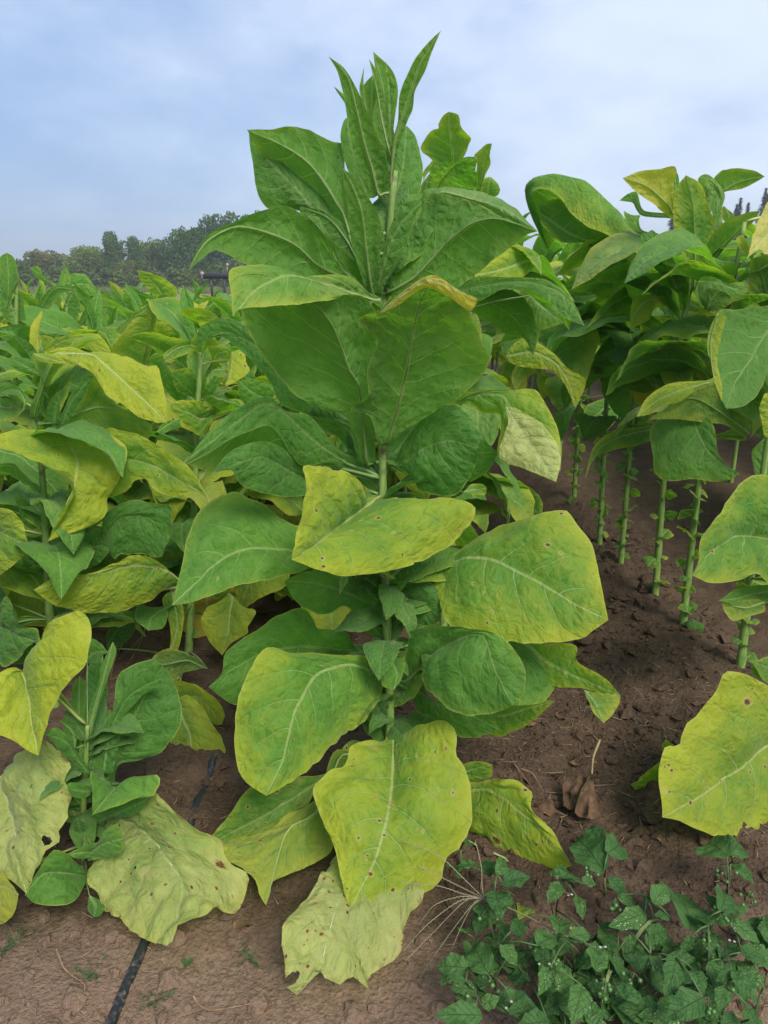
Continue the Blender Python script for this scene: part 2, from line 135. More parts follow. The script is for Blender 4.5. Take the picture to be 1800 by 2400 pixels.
["R4",[0.35,0.1,0.0,0.1,1.0],[-418,-100,1582,-529,-191,1733,-574,-255,1843,-539,-288,1882,-447,-342,1890,-333,-412,1850,-266,-465,1786,-201,-524,1708,-156,-574,1635,-131,-623,1556,-116,-656,1501,-143,-700,1429],[-418,-100,1582,-385,-111,1625,-358,-118,1615,-249,-171,1604,-244,-222,1543,-242,-283,1490,-214,-355,1464,-184,-472,1430,-143,-700,1429],[-418,-100,1582,-504,-246,1737,-549,-320,1812,-506,-362,1824,-440,-429,1770,-398,-482,1707,-332,-536,1657,-252,-588,1615,-173,-631,1586,-144,-658,1532,-143,-700,1429]],
["R4",[0.4,0.05,0.0,0.0,1.0],[-505,-300,1733,-391,-365,1647,-251,-451,1570,-114,-600,1431],[-505,-300,1733,-502,-320,1682,-414,-365,1606,-310,-408,1594,-300,-460,1496,-203,-536,1429,-114,-600,1431],[-505,-300,1733,-519,-312,1765,-415,-351,1785,-283,-413,1668,-140,-501,1592,-87,-559,1503,-114,-600,1431]],
["R4",[0.28,0.12,0.0,0.15],[-663,-300,1145,-542,-432,1184,-459,-544,1128,-417,-624,1072,-405,-800,920],[-663,-300,1145,-644,-342,1203,-547,-433,1272,-449,-509,1278,-360,-574,1260,-292,-623,1237,-285,-650,1191,-331,-713,1082,-365,-755,1005,-405,-800,920],[-663,-300,1145,-651,-360,1092,-613,-416,1062,-546,-496,1055,-476,-585,1057,-431,-664,1018,-405,-800,920]],
["R4",[0.65,0.3,0.0,0.15,1.0],[-697,-700,1126,-588,-732,1149,-493,-763,1104,-441,-789,1027,-411,-820,925],[-697,-700,1126,-669,-713,1180,-612,-729,1223,-580,-738,1194,-503,-757,1144,-450,-774,1089,-369,-794,1035,-411,-820,925],[-697,-700,1126,-664,-714,1095,-593,-737,1081,-515,-761,1076,-460,-785,1026,-411,-820,925]],
["R3",[0.3,0.25,0.05,0.0],[-64,-100,1392,-235,-270,1350,-413,-500,1253],[-64,-100,1392,-83,-140,1363,-219,-291,1300,-323,-391,1292,-413,-500,1253],[-64,-100,1392,-155,-180,1428,-260,-291,1375,-341,-388,1322,-413,-500,1253]],
["R3",[0.55,0.25,0.0,0.1],[248,-200,1285,60,-319,1344,-147,-454,1363,-230,-529,1313,-265,-600,1243],[248,-200,1285,229,-219,1270,35,-348,1324,-109,-446,1338,-167,-513,1285,-234,-568,1263,-265,-600,1243],[248,-200,1285,116,-281,1350,-38,-371,1374,-192,-465,1382,-237,-501,1357,-265,-600,1243]],
["R4",[0.1,0.2,0.2,0.0],[-174,-200,1014,-113,-262,1151,-38,-300,1213,63,-300,1218,181,-300,1141],[-174,-200,1014,-175,-230,1102,-119,-269,1189,-41,-300,1240,51,-300,1247,127,-300,1227,181,-300,1141],[-174,-200,1014,-136,-217,1016,-88,-259,1096,-26,-300,1191,66,-300,1191,181,-300,1141]],
["R3",[0.4,0.3,0.0,0.0],[-82,-300,1179,-16,-381,1153,73,-500,1183],[-82,-300,1179,-101,-329,1224,-60,-365,1226,-28,-404,1189,10,-439,1173,73,-500,1183],[-82,-300,1179,-85,-336,1130,-19,-396,1133,40,-453,1145,73,-500,1183]],
["R3",[0.1,0.0,0.25,0.0],[91,-240,988,43,-299,1061,-21,-400,1138],[91,-240,988,167,-266,1001,182,-295,1094,147,-325,1164,68,-362,1143,-21,-400,1138],[91,-240,988,-45,-287,1034,-85,-332,1115,-65,-359,1143,-21,-400,1138]],
["R3",[0.08,0.2,0.25,0.0],[-26,-300,975,-121,-300,1052,-242,-300,1046],[-26,-300,975,-84,-300,956,-200,-300,982,-242,-300,1046],[-26,-300,975,-70,-300,1105,-150,-300,1088,-242,-300,1046]],
["R2",[0.9,0.0,0.0,0.05],[-135,-40,1698,-155,-57,1718,-216,-97,1757,-287,-140,1790,-392,-200,1808],[-135,-40,1698,-145,-75,1773,-167,-113,1853,-241,-140,1850,-316,-169,1834,-392,-200,1808],[-135,-40,1698,-235,-96,1727,-315,-146,1762,-366,-181,1791,-392,-200,1808]],
["R2",[0.1,0.4,0.1,0.0,1.0],[-124,-20,1699,-131,-42,1790,-149,-60,1860],[-124,-20,1699,-153,-32,1749,-154,-51,1824,-149,-60,1860],[-124,-20,1699,-115,-32,1749,-123,-49,1818,-149,-60,1860]],
["R2",[0.35,0.05,0.0,0.05],[-17,-60,1409,-43,-87,1558,-67,-106,1657,-95,-124,1747,-132,-140,1825],[-17,-60,1409,-9,-70,1470,2,-84,1551,18,-95,1608,17,-102,1651,-34,-119,1741,-68,-129,1796,-132,-140,1825],[-17,-60,1409,-49,-71,1470,-117,-92,1579,-148,-106,1657,-161,-121,1740,-157,-131,1788,-132,-140,1825]],
["R2",[0.3,0.1,0.0,0.0],[63,40,1748,88,20,1786,140,-10,1819,208,-60,1830],[63,40,1748,90,22,1780,147,-4,1790,188,-40,1813,208,-60,1830],[63,40,1748,38,18,1829,63,5,1861,115,-16,1865,173,-42,1853,208,-60,1830]],
["R2",[0.08,0.45,0.05,0.05],[33,0,1723,6,-25,1792,41,-38,1777,48,-80,1652],[33,0,1723,-39,-23,1821,-11,-31,1842,27,-41,1815,65,-54,1761,43,-69,1696,62,-77,1659,48,-80,1652],[33,0,1723,-1,-18,1750,24,-51,1690,32,-71,1651,48,-80,1652]],
["R2",[0.25,0.05,0.0,0.0],[24,-40,1432,42,-110,1542,81,-168,1625,136,-220,1692],[24,-40,1432,35,-61,1462,42,-93,1514,60,-131,1567,86,-161,1608,119,-191,1645,136,-220,1692],[24,-40,1432,-7,-76,1507,-3,-138,1620,30,-162,1654,88,-196,1686,136,-220,1692]],
["R2",[0.0,0.25,0.45,0.0],[-77,-40,1409,-165,-121,1499,-210,-140,1570,-254,-140,1621],[-77,-40,1409,-133,-73,1440,-227,-134,1498,-262,-140,1556,-282,-140,1606,-254,-140,1621],[-77,-40,1409,-79,-79,1462,-146,-134,1527,-197,-140,1593,-239,-140,1628,-254,-140,1621]],
["R2",[0.5,0.0,0.0,0.0],[113,-20,1649,91,-40,1691,70,-40,1725],[113,-20,1649,139,-30,1655,123,-40,1684,70,-40,1725],[113,-20,1649,70,-37,1676,60,-40,1712,70,-40,1725]],
["R2",[0.05,0.1,0.4,0.0],[-238,0,1701,-263,62,1765,-314,80,1755],[-238,0,1701,-262,59,1743,-284,68,1749,-314,80,1755],[-238,0,1701,-250,61,1785,-286,70,1779,-314,80,1755]],
["R2",[0.1,0.3,0.1,0.0],[-225,40,1630,-255,62,1684,-291,80,1716],[-225,40,1630,-270,57,1653,-289,72,1692,-291,80,1716],[-225,40,1630,-234,55,1683,-225,60,1697,-262,71,1699,-291,80,1716]],
["R1",[0.95,0.75,0.0,0.1],[210,0,1679,104,-108,1638,-6,-238,1580,-130,-400,1509],[210,0,1679,113,-170,1558,-4,-279,1524,-73,-339,1533,-130,-400,1509],[210,0,1679,146,-58,1713,36,-139,1710,-23,-217,1649,-75,-295,1589,-97,-343,1551,-130,-400,1509]],
["R1",[0.7,0.1,0.0,0.0],[-31,-200,1518,-65,-200,1563,-86,-200,1569],[-31,-200,1518,-37,-200,1557,-62,-200,1589,-81,-200,1585,-86,-200,1569],[-31,-200,1518,-43,-200,1531,-70,-200,1550,-86,-200,1569]],
["R1",[0.25,0.05,0.05,0.0],[152,-60,1316,86,-100,1427,43,-100,1521],[152,-60,1316,194,-78,1358,150,-100,1468,84,-100,1528,43,-100,1521],[152,-60,1316,46,-92,1386,24,-100,1461,27,-100,1514,43,-100,1521]],
["R1",[0.12,0.4,0.05,0.0],[-203,-200,1434,-163,-280,1435,-124,-317,1416,-83,-340,1404],[-203,-200,1434,-196,-227,1454,-172,-266,1451,-141,-306,1432,-103,-324,1435,-83,-340,1404],[-203,-200,1434,-201,-241,1390,-190,-274,1416,-151,-308,1404,-115,-323,1385,-83,-340,1404]],
["R1",[0.25,0.0,0.1,0.0],[-148,-180,1341,-124,-201,1402,-66,-220,1415],[-148,-180,1341,-110,-189,1335,-65,-202,1369,-30,-211,1382,-66,-220,1415],[-148,-180,1341,-196,-190,1388,-193,-198,1441,-132,-209,1435,-66,-220,1415]],
["R0",[0.06,0.0,0.35,0.05],[-39,-100,1371,-162,-178,1316,-271,-273,1219,-339,-343,1148,-383,-400,1086],[-39,-100,1371,-117,-131,1372,-229,-177,1364,-302,-208,1358,-374,-239,1353,-401,-266,1310,-412,-290,1267,-411,-318,1218,-403,-350,1166,-395,-378,1119,-383,-400,1086],[-39,-100,1371,-94,-177,1269,-191,-247,1205,-246,-310,1132,-286,-342,1102,-324,-368,1085,-383,-400,1086]],
["R0",[0.7,0.0,0.1,0.05,1.0],[-463,-440,1357,-460,-414,1277,-440,-417,1180,-416,-440,1112],[-463,-440,1357,-471,-427,1320,-466,-413,1277,-449,-402,1227,-435,-419,1175,-416,-440,1112],[-463,-440,1357,-434,-432,1346,-432,-417,1298,-430,-406,1222,-416,-425,1159,-416,-440,1112]],
["R1",[0.6,0.2,0.0,0.15],[-81,-200,1089,-240,-304,1075,-365,-395,1049,-463,-480,1006],[-81,-200,1089,-129,-230,1086,-195,-281,1058,-268,-337,1033,-358,-398,1029,-410,-442,1007,-463,-480,1006],[-81,-200,1089,-138,-233,1095,-248,-300,1099,-328,-351,1095,-414,-419,1059,-463,-480,1006]],
["R1",[0.45,0.0,0.15,0.0],[93,-140,875,-49,-199,967,-183,-259,1034,-272,-312,1029,-393,-400,982],[93,-140,875,4,-191,1016,-93,-229,1089,-177,-268,1070,-262,-318,1036,-393,-400,982],[93,-140,875,-24,-189,922,-114,-227,936,-247,-304,965,-339,-364,976,-393,-400,982]],
["R1",[0.12,0.05,0.35,0.05],[-156,-160,992,-160,-190,961,-150,-256,901,-136,-303,857,-98,-326,816,-29,-360,777],[-156,-160,992,-116,-223,959,-100,-273,919,-102,-312,863,-80,-334,811,-29,-360,777],[-156,-160,992,-201,-179,975,-267,-204,963,-314,-229,924,-328,-254,871,-325,-278,819,-300,-304,756,-252,-313,738,-181,-328,750,-122,-339,743,-65,-351,750,-29,-360,777]],
["R3",[0.3,0.2,0.0,0.0],[32,-200,774,-78,-258,767,-184,-318,753,-283,-372,711,-352,-440,594],[32,-200,774,-9,-241,725,-79,-281,710,-164,-328,707,-264,-374,692,-312,-400,664,-352,-440,594],[32,-200,774,-35,-232,788,-121,-275,789,-214,-324,781,-264,-351,760,-312,-381,713,-352,-440,594]],
["R3",[0.1,0.0,0.4,0.0],[-211,-80,807,-281,-151,755,-308,-200,709],[-211,-80,807,-348,-134,836,-324,-170,768,-308,-200,709],[-211,-80,807,-129,-117,814,-208,-161,738,-308,-200,709]],
["R5",[0.1,0.1,0.35,0.0],[-87,-300,741,-215,-503,716,-314,-600,688],[-87,-300,741,-131,-348,702,-237,-496,566,-257,-528,502,-314,-600,688],[-87,-300,741,-174,-421,737,-268,-536,722,-317,-587,697,-314,-600,688]],
["R5",[0.2,0.05,0.35,0.0],[143,-200,749,25,-306,659,-92,-360,621],[143,-200,749,161,-263,615,46,-315,528,-43,-336,533,-92,-360,621],[143,-200,749,57,-254,734,-53,-316,708,-92,-360,621]],
["R0",[0.25,0.1,0.0,0.1],[43,-200,578,-151,-317,651,-290,-406,693,-386,-477,690,-506,-600,644],[43,-200,578,4,-308,462,-135,-379,514,-174,-399,533,-243,-440,584,-332,-495,579,-436,-556,602,-506,-600,644],[43,-200,578,-48,-296,803,-164,-347,868,-256,-387,881,-328,-426,852,-386,-469,805,-443,-508,764,-477,-542,723,-491,-582,667,-506,-600,644]],
["R0",[0.12,0.1,0.15,0.0],[8,-200,430,-144,-290,451,-236,-347,459,-320,-400,475],[8,-200,430,-17,-235,395,-110,-284,410,-217,-343,430,-320,-400,475],[8,-200,430,-53,-233,458,-147,-286,479,-246,-346,490,-320,-400,475]],
["R0",[0.6,0.0,0.0,0.2],[-120,-300,424,-200,-337,420,-300,-380,457],[-120,-300,424,-155,-315,442,-236,-351,451,-300,-380,457],[-120,-300,424,-121,-312,395,-181,-332,387,-243,-354,383,-281,-368,422,-300,-380,457]],
["RN",[0.2,0.0,0.2,0.0],[-197,100,293,-295,15,340,-401,-60,402],[-197,100,293,-251,34,270,-327,-12,311,-401,-60,402],[-197,100,293,-270,30,377,-346,-25,395,-401,-60,402]],
["R0",[0.1,0.0,0.3,0.0],[17,40,706,-3,59,803,-6,60,916],[17,40,706,76,48,719,75,60,845,-6,60,916],[17,40,706,-26,49,747,-51,60,853,-6,60,916]],
["R0",[0.5,0.1,0.0,0.0],[-33,-40,1028,-104,-100,1031,-135,-100,1038],[-33,-40,1028,-40,-69,980,-95,-100,940,-135,-100,1038],[-33,-40,1028,-79,-85,1087,-124,-100,1083,-135,-100,1038]],
["RN",[0.6,0.08,0.0,0.35],[-246,-40,161,-326,-87,139,-412,-137,121,-492,-187,101,-574,-241,94,-652,-292,96,-723,-340,99],[-246,-40,161,-274,-169,18,-303,-217,-51,-374,-246,-59,-434,-266,-38,-495,-285,0,-499,-290,-13,-561,-306,11,-629,-321,49,-682,-332,82,-723,-340,99],[-246,-40,161,-269,-54,254,-312,-64,302,-349,-72,331,-390,-80,355,-435,-91,381,-500,-107,390,-519,-121,350,-556,-137,323,-575,-153,296,-613,-171,280,-642,-194,249,-644,-207,229,-687,-226,237,-700,-240,220,-712,-276,173,-718,-310,132,-723,-340,99]],
["RN",[0.35,0.1,0.1,0.1],[-516,60,-24,-586,8,-44,-697,-40,-31],[-516,60,-24,-533,16,-130,-579,-6,-176,-639,-22,-111,-662,-29,-82,-697,-40,-31],[-516,60,-24,-547,37,52,-582,22,85,-594,0,44,-634,-16,13,-697,-40,-31]],
["RN",[0.75,0.05,0.0,0.1],[-261,-100,-133,-345,-144,-145,-399,-160,-147],[-261,-100,-133,-266,-131,-203,-300,-141,-199,-354,-152,-150,-399,-160,-147],[-261,-100,-133,-302,-116,-130,-417,-154,-133,-399,-160,-147]],
["RN",[0.1,0.0,0.3,0.0],[-158,200,173,-255,106,274,-336,60,333],[-158,200,173,-197,167,189,-263,112,240,-310,84,280,-336,60,333],[-158,200,173,-230,104,320,-271,87,334,-336,60,333]],
["L0",[0.72,0.12,0.0,0.1],[-45,-40,549,-30,-59,524,-13,-88,487,3,-124,440,24,-160,397],[-45,-40,549,-24,-44,568,1,-51,599,32,-63,669,59,-69,697,97,-77,715,127,-83,723,141,-92,681,145,-103,631,137,-109,601,98,-122,558,74,-130,530,50,-138,498,39,-147,456,32,-154,423,24,-160,397],[-45,-40,549,-53,-56,570,-70,-77,570,-83,-97,560,-77,-151,459,-21,-160,433,8,-160,406,24,-160,397]],
["L0",[0.4,0.75,0.0,0.5],[-161,40,207,-167,5,191,-133,-50,159,-85,-118,122,-26,-220,57],[-161,40,207,-114,19,263,-36,-15,343,7,-34,342,36,-54,318,41,-85,269,51,-110,226,48,-130,188,38,-153,148,17,-169,131,-6,-197,89,-26,-220,57],[-161,40,207,-173,26,213,-192,-17,189,-144,-150,68,-82,-184,67,-26,-220,57]],
["L0",[0.8,0.2,0.1,0.3],[-122,-200,50,-80,-217,76,-14,-270,104],[-122,-200,50,-86,-216,129,-48,-238,119,-14,-270,104],[-122,-200,50,-85,-259,4,-45,-271,35,-23,-273,67,-14,-270,104]],
["L0",[0.05,0.0,0.25,0.0],[73,-120,15,39,-156,56,4,-189,85,-30,-220,53],[73,-120,15,80,-150,20,85,-206,27,65,-241,40,2,-237,44,-30,-220,53],[73,-120,15,70,-131,50,49,-160,124,28,-175,141,-1,-197,102,-30,-220,53]],
["L0",[0.4,0.7,0.0,0.6],[121,0,85,145,-17,97,195,-59,108,252,-114,114,300,-165,105,345,-214,87,347,-258,63,338,-340,30],[121,0,85,170,-21,98,218,-49,172,262,-73,229,307,-99,217,355,-131,198,387,-151,175,428,-170,159,460,-194,118,496,-210,110,500,-224,83,476,-254,28,437,-274,66,421,-285,54,387,-302,62,364,-314,65,354,-331,36,338,-340,30],[121,0,85,131,-19,75,152,-74,45,115,-130,72,104,-158,56,113,-176,40,142,-197,33,152,-221,11,208,-255,13,250,-288,3,286,-310,9,338,-340,30]],
["L0",[0.1,0.12,0.1,0.0],[146,-60,231,150,-120,247,139,-180,249],[146,-60,231,199,-81,262,246,-101,295,282,-116,311,286,-125,296,275,-142,269,217,-158,264,172,-170,253,139,-180,249],[146,-60,231,142,-80,265,131,-103,296,121,-125,325,130,-153,295,139,-180,249]],
["L0",[0.05,0.05,0.3,0.0],[97,-80,238,86,-120,270,69,-140,292],[97,-80,238,97,-92,234,85,-116,243,70,-130,264,69,-140,292],[97,-80,238,100,-92,261,86,-122,294,69,-134,300,69,-140,292]],
["L0",[0.08,0.1,0.1,0.0],[91,-140,100,159,-181,169,213,-200,199],[91,-140,100,87,-149,127,130,-166,153,164,-182,206,199,-191,233,213,-200,199],[91,-140,100,102,-150,90,161,-177,125,197,-188,142,213,-200,199]],
["L0",[0.08,0.1,0.1,0.0],[108,-140,109,96,-179,140,75,-200,154],[108,-140,109,109,-156,106,90,-186,128,75,-200,154],[108,-140,109,119,-157,148,103,-182,157,75,-200,154]],
["L0",[0.1,0.0,0.4,0.0],[113,-200,32,134,-219,22,151,-270,38],[113,-200,32,140,-211,29,159,-223,23,158,-252,25,151,-270,38],[113,-200,32,113,-213,21,122,-234,20,151,-270,38]],
["L0",[0.02,0.0,0.5,0.0],[78,-40,112,170,-79,178,252,-100,233],[78,-40,112,95,-52,151,196,-87,217,252,-100,233],[78,-40,112,118,-56,132,203,-86,174,252,-100,233]],
["L0",[0.05,0.0,0.2,0.0],[30,-20,6,51,-75,99,72,-120,189],[30,-20,6,51,-52,64,77,-98,151,72,-120,189],[30,-20,6,31,-50,52,47,-97,142,72,-120,189]],
["L0",[0.0,0.0,0.5,0.0],[35,0,8,61,-21,96,93,-40,169],[35,0,8,21,-9,41,52,-28,130,93,-40,169],[35,0,8,71,-14,60,91,-28,121,93,-40,169]],
["L0",[0.0,0.05,0.55,0.0],[90,40,183,129,64,274,163,86,346,201,118,415,230,140,461],[90,40,183,93,55,261,111,75,364,125,100,450,167,116,476,214,132,485,230,140,461],[90,40,183,121,49,219,176,60,224,226,71,241,272,87,298,284,100,341,272,117,397,248,133,446,230,140,461]],
["L0",[0.0,0.05,0.6,0.0],[95,0,226,114,27,327,153,45,410,194,52,444,250,60,469],[95,0,226,87,11,273,106,30,356,152,44,423,188,51,482,215,55,500,250,60,469],[95,0,226,128,15,270,143,28,319,157,37,351,147,41,367,192,49,415,209,52,432,250,58,451,250,60,469]],
["L0",[0.1,0.0,0.2,0.0],[62,0,319,86,28,406,106,51,474,131,80,564],[62,0,319,73,5,330,96,31,412,119,53,480,140,72,540,131,80,564],[62,0,319,57,7,341,73,29,409,93,45,459,106,62,512,122,75,549,131,80,564]],
["L0",[0.1,0.0,0.2,0.0],[47,20,301,37,40,387,43,60,476],[47,20,301,55,28,338,56,43,404,59,55,461,43,60,476],[47,20,301,28,29,337,19,43,404,26,54,457,43,60,476]],
["L0",[0.0,0.0,0.6,0.0],[36,60,197,45,108,304,58,180,470],[36,60,197,12,99,290,20,160,442,58,180,470],[36,60,197,66,74,206,72,131,349,72,162,425,58,180,470]],
["L0",[0.0,0.2,0.25,0.0],[51,100,506,81,83,534,124,60,546],[51,100,506,62,83,570,92,74,571,124,60,546],[51,100,506,58,92,495,88,78,518,124,60,546]],
["L0",[0.0,0.05,0.5,0.0],[78,-40,260,66,-63,319,59,-89,384,23,-120,429],[78,-40,260,67,-49,272,54,-67,314,40,-84,346,34,-101,390,23,-120,429],[78,-40,260,79,-54,304,67,-73,355,62,-90,403,45,-105,435,23,-120,429]],
["L0",[0.1,0.0,0.3,0.0],[45,-20,318,41,-20,363,16,-20,396],[45,-20,318,53,-20,359,50,-20,392,37,-20,405,16,-20,396],[45,-20,318,36,-20,325,22,-20,363,16,-20,396]],
["L2",[0.0,0.0,0.55,0.0],[-281,-100,95,-209,-146,204,-143,-200,299],[-281,-100,95,-264,-124,167,-222,-152,234,-168,-186,284,-143,-200,299],[-281,-100,95,-241,-112,104,-182,-131,144,-134,-161,223,-123,-186,287,-143,-200,299]],
["L1",[0.68,0.05,0.0,0.2],[175,-40,972,240,-100,906,240,-159,832,214,-202,752,179,-240,689],[175,-40,972,230,-45,1003,329,-56,981,378,-67,954,390,-75,920,368,-99,851,331,-121,791,330,-139,746,289,-165,713,220,-210,699,179,-240,689],[175,-40,972,127,-76,1005,76,-108,1009,20,-143,993,8,-156,967,41,-169,956,145,-204,925,207,-216,900,255,-223,893,270,-228,854,239,-234,786,179,-240,689]],
["L1",[0.45,0.1,0.0,0.15],[273,0,884,377,-38,895,449,-66,888,525,-100,856,593,-131,832,654,-160,804],[273,0,884,311,-30,990,403,-57,986,481,-82,961,557,-110,918,599,-128,881,654,-160,804],[273,0,884,299,-40,768,369,-60,794,408,-75,834,441,-85,843,472,-100,812,514,-114,797,550,-125,795,600,-141,821,654,-160,804]],
["L1",[0.3,0.08,0.0,0.05],[-144,-40,672,-3,-140,675,85,-160,640],[-144,-40,672,-46,-97,751,34,-140,758,62,-146,728,85,-160,640],[-144,-40,672,-93,-136,520,-37,-145,534,41,-154,596,85,-160,640]],
["L1",[0.62,0.05,0.0,0.2],[514,0,440,468,-41,511,394,-91,553,312,-145,551,212,-204,549,123,-260,537],[514,0,440,476,-22,456,442,-46,436,424,-61,420,371,-95,408,316,-130,407,250,-168,414,197,-200,445,155,-229,480,123,-260,537],[514,0,440,482,-27,492,458,-52,541,424,-79,579,374,-109,591,340,-132,576,324,-142,577,282,-167,558,214,-204,564,167,-231,561,123,-260,537]],
["L1",[0.05,0.0,0.5,0.05],[256,-40,607,325,-52,692,402,-63,713,454,-78,690,486,-100,613],[256,-40,607,287,-49,718,385,-57,764,462,-68,755,511,-76,747,511,-91,663,486,-100,613],[256,-40,607,281,-45,587,300,-51,555,324,-55,573,390,-68,579,468,-91,580,486,-100,613]],
["L1",[0.08,0.0,0.45,0.0],[118,-20,522,219,-42,592,310,-60,615],[118,-20,522,165,-32,604,249,-46,664,291,-53,650,310,-60,615],[118,-20,522,149,-28,492,250,-46,544,310,-60,615]],
["L1",[0.03,0.05,0.5,0.0],[36,20,696,7,5,700,-3,-40,762],[36,20,696,29,9,645,-6,0,659,-3,-40,762],[36,20,696,22,5,733,2,-27,774,-3,-40,762]],
["L1",[0.03,0.05,0.5,0.0],[17,60,490,5,1,525,-13,-40,558],[17,60,490,7,27,469,-18,-7,489,-13,-40,558],[17,60,490,22,19,552,0,-15,587,-13,-40,558]],
["L1",[0.03,0.0,0.55,0.0],[-219,60,373,-87,-61,312,-2,-100,227],[-219,60,373,-132,16,439,-64,-44,380,-35,-74,301,16,-85,295,-2,-100,227],[-219,60,373,-161,-66,197,-92,-80,187,-33,-92,188,-2,-100,227]],
["L1",[0.12,0.0,0.35,0.05],[-101,-80,331,-41,-116,325,41,-167,318,88,-200,307],[-101,-80,331,-37,-118,456,1,-149,388,29,-164,363,71,-178,358,88,-200,307],[-101,-80,331,-97,-128,206,-67,-137,205,-19,-153,244,13,-165,279,78,-187,338,88,-200,307]],
["L2",[0.08,0.05,0.3,0.0],[-15,-200,306,-34,-285,310,-30,-340,289],[-15,-200,306,8,-224,305,8,-289,277,-30,-340,289],[-15,-200,306,-78,-271,351,-83,-304,314,-30,-340,289]],
["L2",[0.55,0.05,0.0,0.05],[-7,-100,323,15,-153,209,-36,-200,66],[-7,-100,323,30,-120,288,38,-145,230,17,-177,132,-36,-200,66],[-7,-100,323,-44,-119,300,-13,-157,217,-10,-175,156,-36,-200,66]],
["L2",[0.62,0.05,0.1,0.15],[212,-100,310,211,-141,266,212,-191,209,195,-240,139],[212,-100,310,249,-124,283,311,-154,272,283,-183,230,283,-193,204,232,-216,181,195,-240,139],[212,-100,310,180,-120,301,129,-154,285,113,-180,247,141,-210,184,195,-240,139]],
["L2",[0.66,0.25,0.1,0.25],[94,-500,118,118,-540,91,161,-603,52,173,-660,-36],[94,-500,118,143,-522,148,199,-557,113,239,-590,72,278,-620,3,237,-636,-19,201,-648,-15,173,-660,-36],[94,-500,118,82,-547,72,82,-598,20,72,-612,-5,114,-627,4,146,-642,-8,173,-660,-36]],
["L2",[0.62,0.2,0.1,0.15],[64,-400,17,151,-447,95,241,-500,22],[64,-400,17,71,-433,147,142,-455,149,222,-478,108,250,-491,58,241,-500,22],[64,-400,17,86,-415,45,161,-460,43,206,-486,12,241,-500,22]],
["L2",[0.35,0.45,0.4,0.3],[152,-300,119,89,-328,166,26,-347,161,-42,-360,163],[152,-300,119,127,-315,168,52,-341,216,5,-349,217,-42,-360,163],[152,-300,119,106,-316,126,71,-329,113,58,-337,94,-1,-349,101,-42,-360,163]],
["L2",[0.5,0.1,0.0,0.1],[160,-80,295,136,-143,336,111,-180,340],[160,-80,295,163,-89,305,132,-151,333,111,-180,340],[160,-80,295,217,-116,349,137,-162,366,111,-180,340]],
["L2",[0.4,0.15,0.0,0.05],[183,-20,991,140,-73,978,107,-109,1007,54,-140,1033],[183,-20,991,170,-46,957,137,-83,920,103,-108,952,69,-128,999,54,-140,1033],[183,-20,991,198,-32,1004,161,-76,1039,102,-116,1051,78,-127,1049,54,-140,1033]],
["L1",[0.75,0.15,0.0,0.2],[140,20,1213,224,0,1226,294,-17,1223,344,-33,1187,400,-53,1139,472,-78,1079,530,-100,1024],[140,20,1213,147,20,1239,219,20,1243,309,14,1225,393,2,1221,450,-14,1194,493,-26,1191,510,-46,1141,525,-69,1090,530,-100,1024],[140,20,1213,167,6,1204,214,-15,1197,267,-39,1187,303,-55,1173,330,-72,1138,356,-85,1102,401,-94,1081,443,-99,1045,486,-100,1031,530,-100,1024]],
["L1",[0.2,0.0,0.1,0.0],[90,-20,1030,134,-70,1091,179,-113,1150,217,-140,1205],[90,-20,1030,142,-60,1089,197,-106,1164,248,-126,1207,217,-140,1205],[90,-20,1030,85,-37,1059,135,-71,1122,164,-98,1173,150,-108,1195,156,-120,1239,192,-131,1222,217,-140,1205]],
["L1",[0.5,0.3,0.0,0.0,1.0],[168,-140,1239,205,-140,1226,263,-140,1209],[168,-140,1239,201,-140,1238,239,-140,1233,263,-140,1209],[168,-140,1239,185,-140,1215,224,-140,1210,263,-140,1209]],
["L1",[0.45,0.0,0.2,0.1],[138,60,1002,250,46,1045,338,31,1041,453,0,1000],[138,60,1002,146,53,935,236,44,919,379,21,925,440,8,958,453,0,1000],[138,60,1002,158,56,1044,201,52,1075,257,44,1155,288,39,1126,313,30,1085,377,16,1044,453,0,1000]],
["L1",[0.0,0.05,0.6,0.0],[155,20,1003,205,3,1079,291,-20,1160],[155,20,1003,171,11,1048,205,0,1099,263,-14,1153,291,-20,1160],[155,20,1003,205,8,1045,253,-6,1100,291,-20,1160]],
["L1",[0.0,0.05,0.6,0.0],[125,20,983,149,2,1053,202,-20,1128],[125,20,983,160,10,1011,165,-4,1070,182,-14,1108,202,-20,1128],[125,20,983,97,12,998,126,1,1050,148,-8,1090,202,-20,1128]],
["L1",[0.05,0.2,0.3,0.0],[91,60,1150,60,41,1178,16,40,1204],[91,60,1150,71,53,1151,36,40,1162,6,40,1185,16,40,1204],[91,60,1150,82,44,1197,43,40,1209,23,40,1212,16,40,1204]],
["L1",[0.1,0.25,0.1,0.0],[-20,0,1102,70,-60,1121,103,-97,1079,81,-120,1048],[-20,0,1102,-11,-21,1133,43,-50,1142,97,-83,1121,116,-96,1095,81,-120,1048],[-20,0,1102,-15,-14,1091,67,-71,1106,97,-97,1079,81,-120,1048]],
["L1",[0.2,0.0,0.1,0.0],[-60,40,1056,5,1,1053,71,-40,1086],[-60,40,1056,-42,15,1011,27,-12,1029,71,-40,1086],[-60,40,1056,-38,13,1110,28,-17,1102,71,-40,1086]],
["L4",[0.6,0.1,0.0,0.15],[-99,0,1109,-16,-30,1164,97,-65,1181,241,-120,1118],[-99,0,1109,-70,-17,1163,-11,-34,1188,99,-64,1202,184,-87,1199,234,-110,1147,241,-120,1118],[-99,0,1109,-22,-26,1130,91,-65,1134,179,-98,1118,241,-120,1118]],
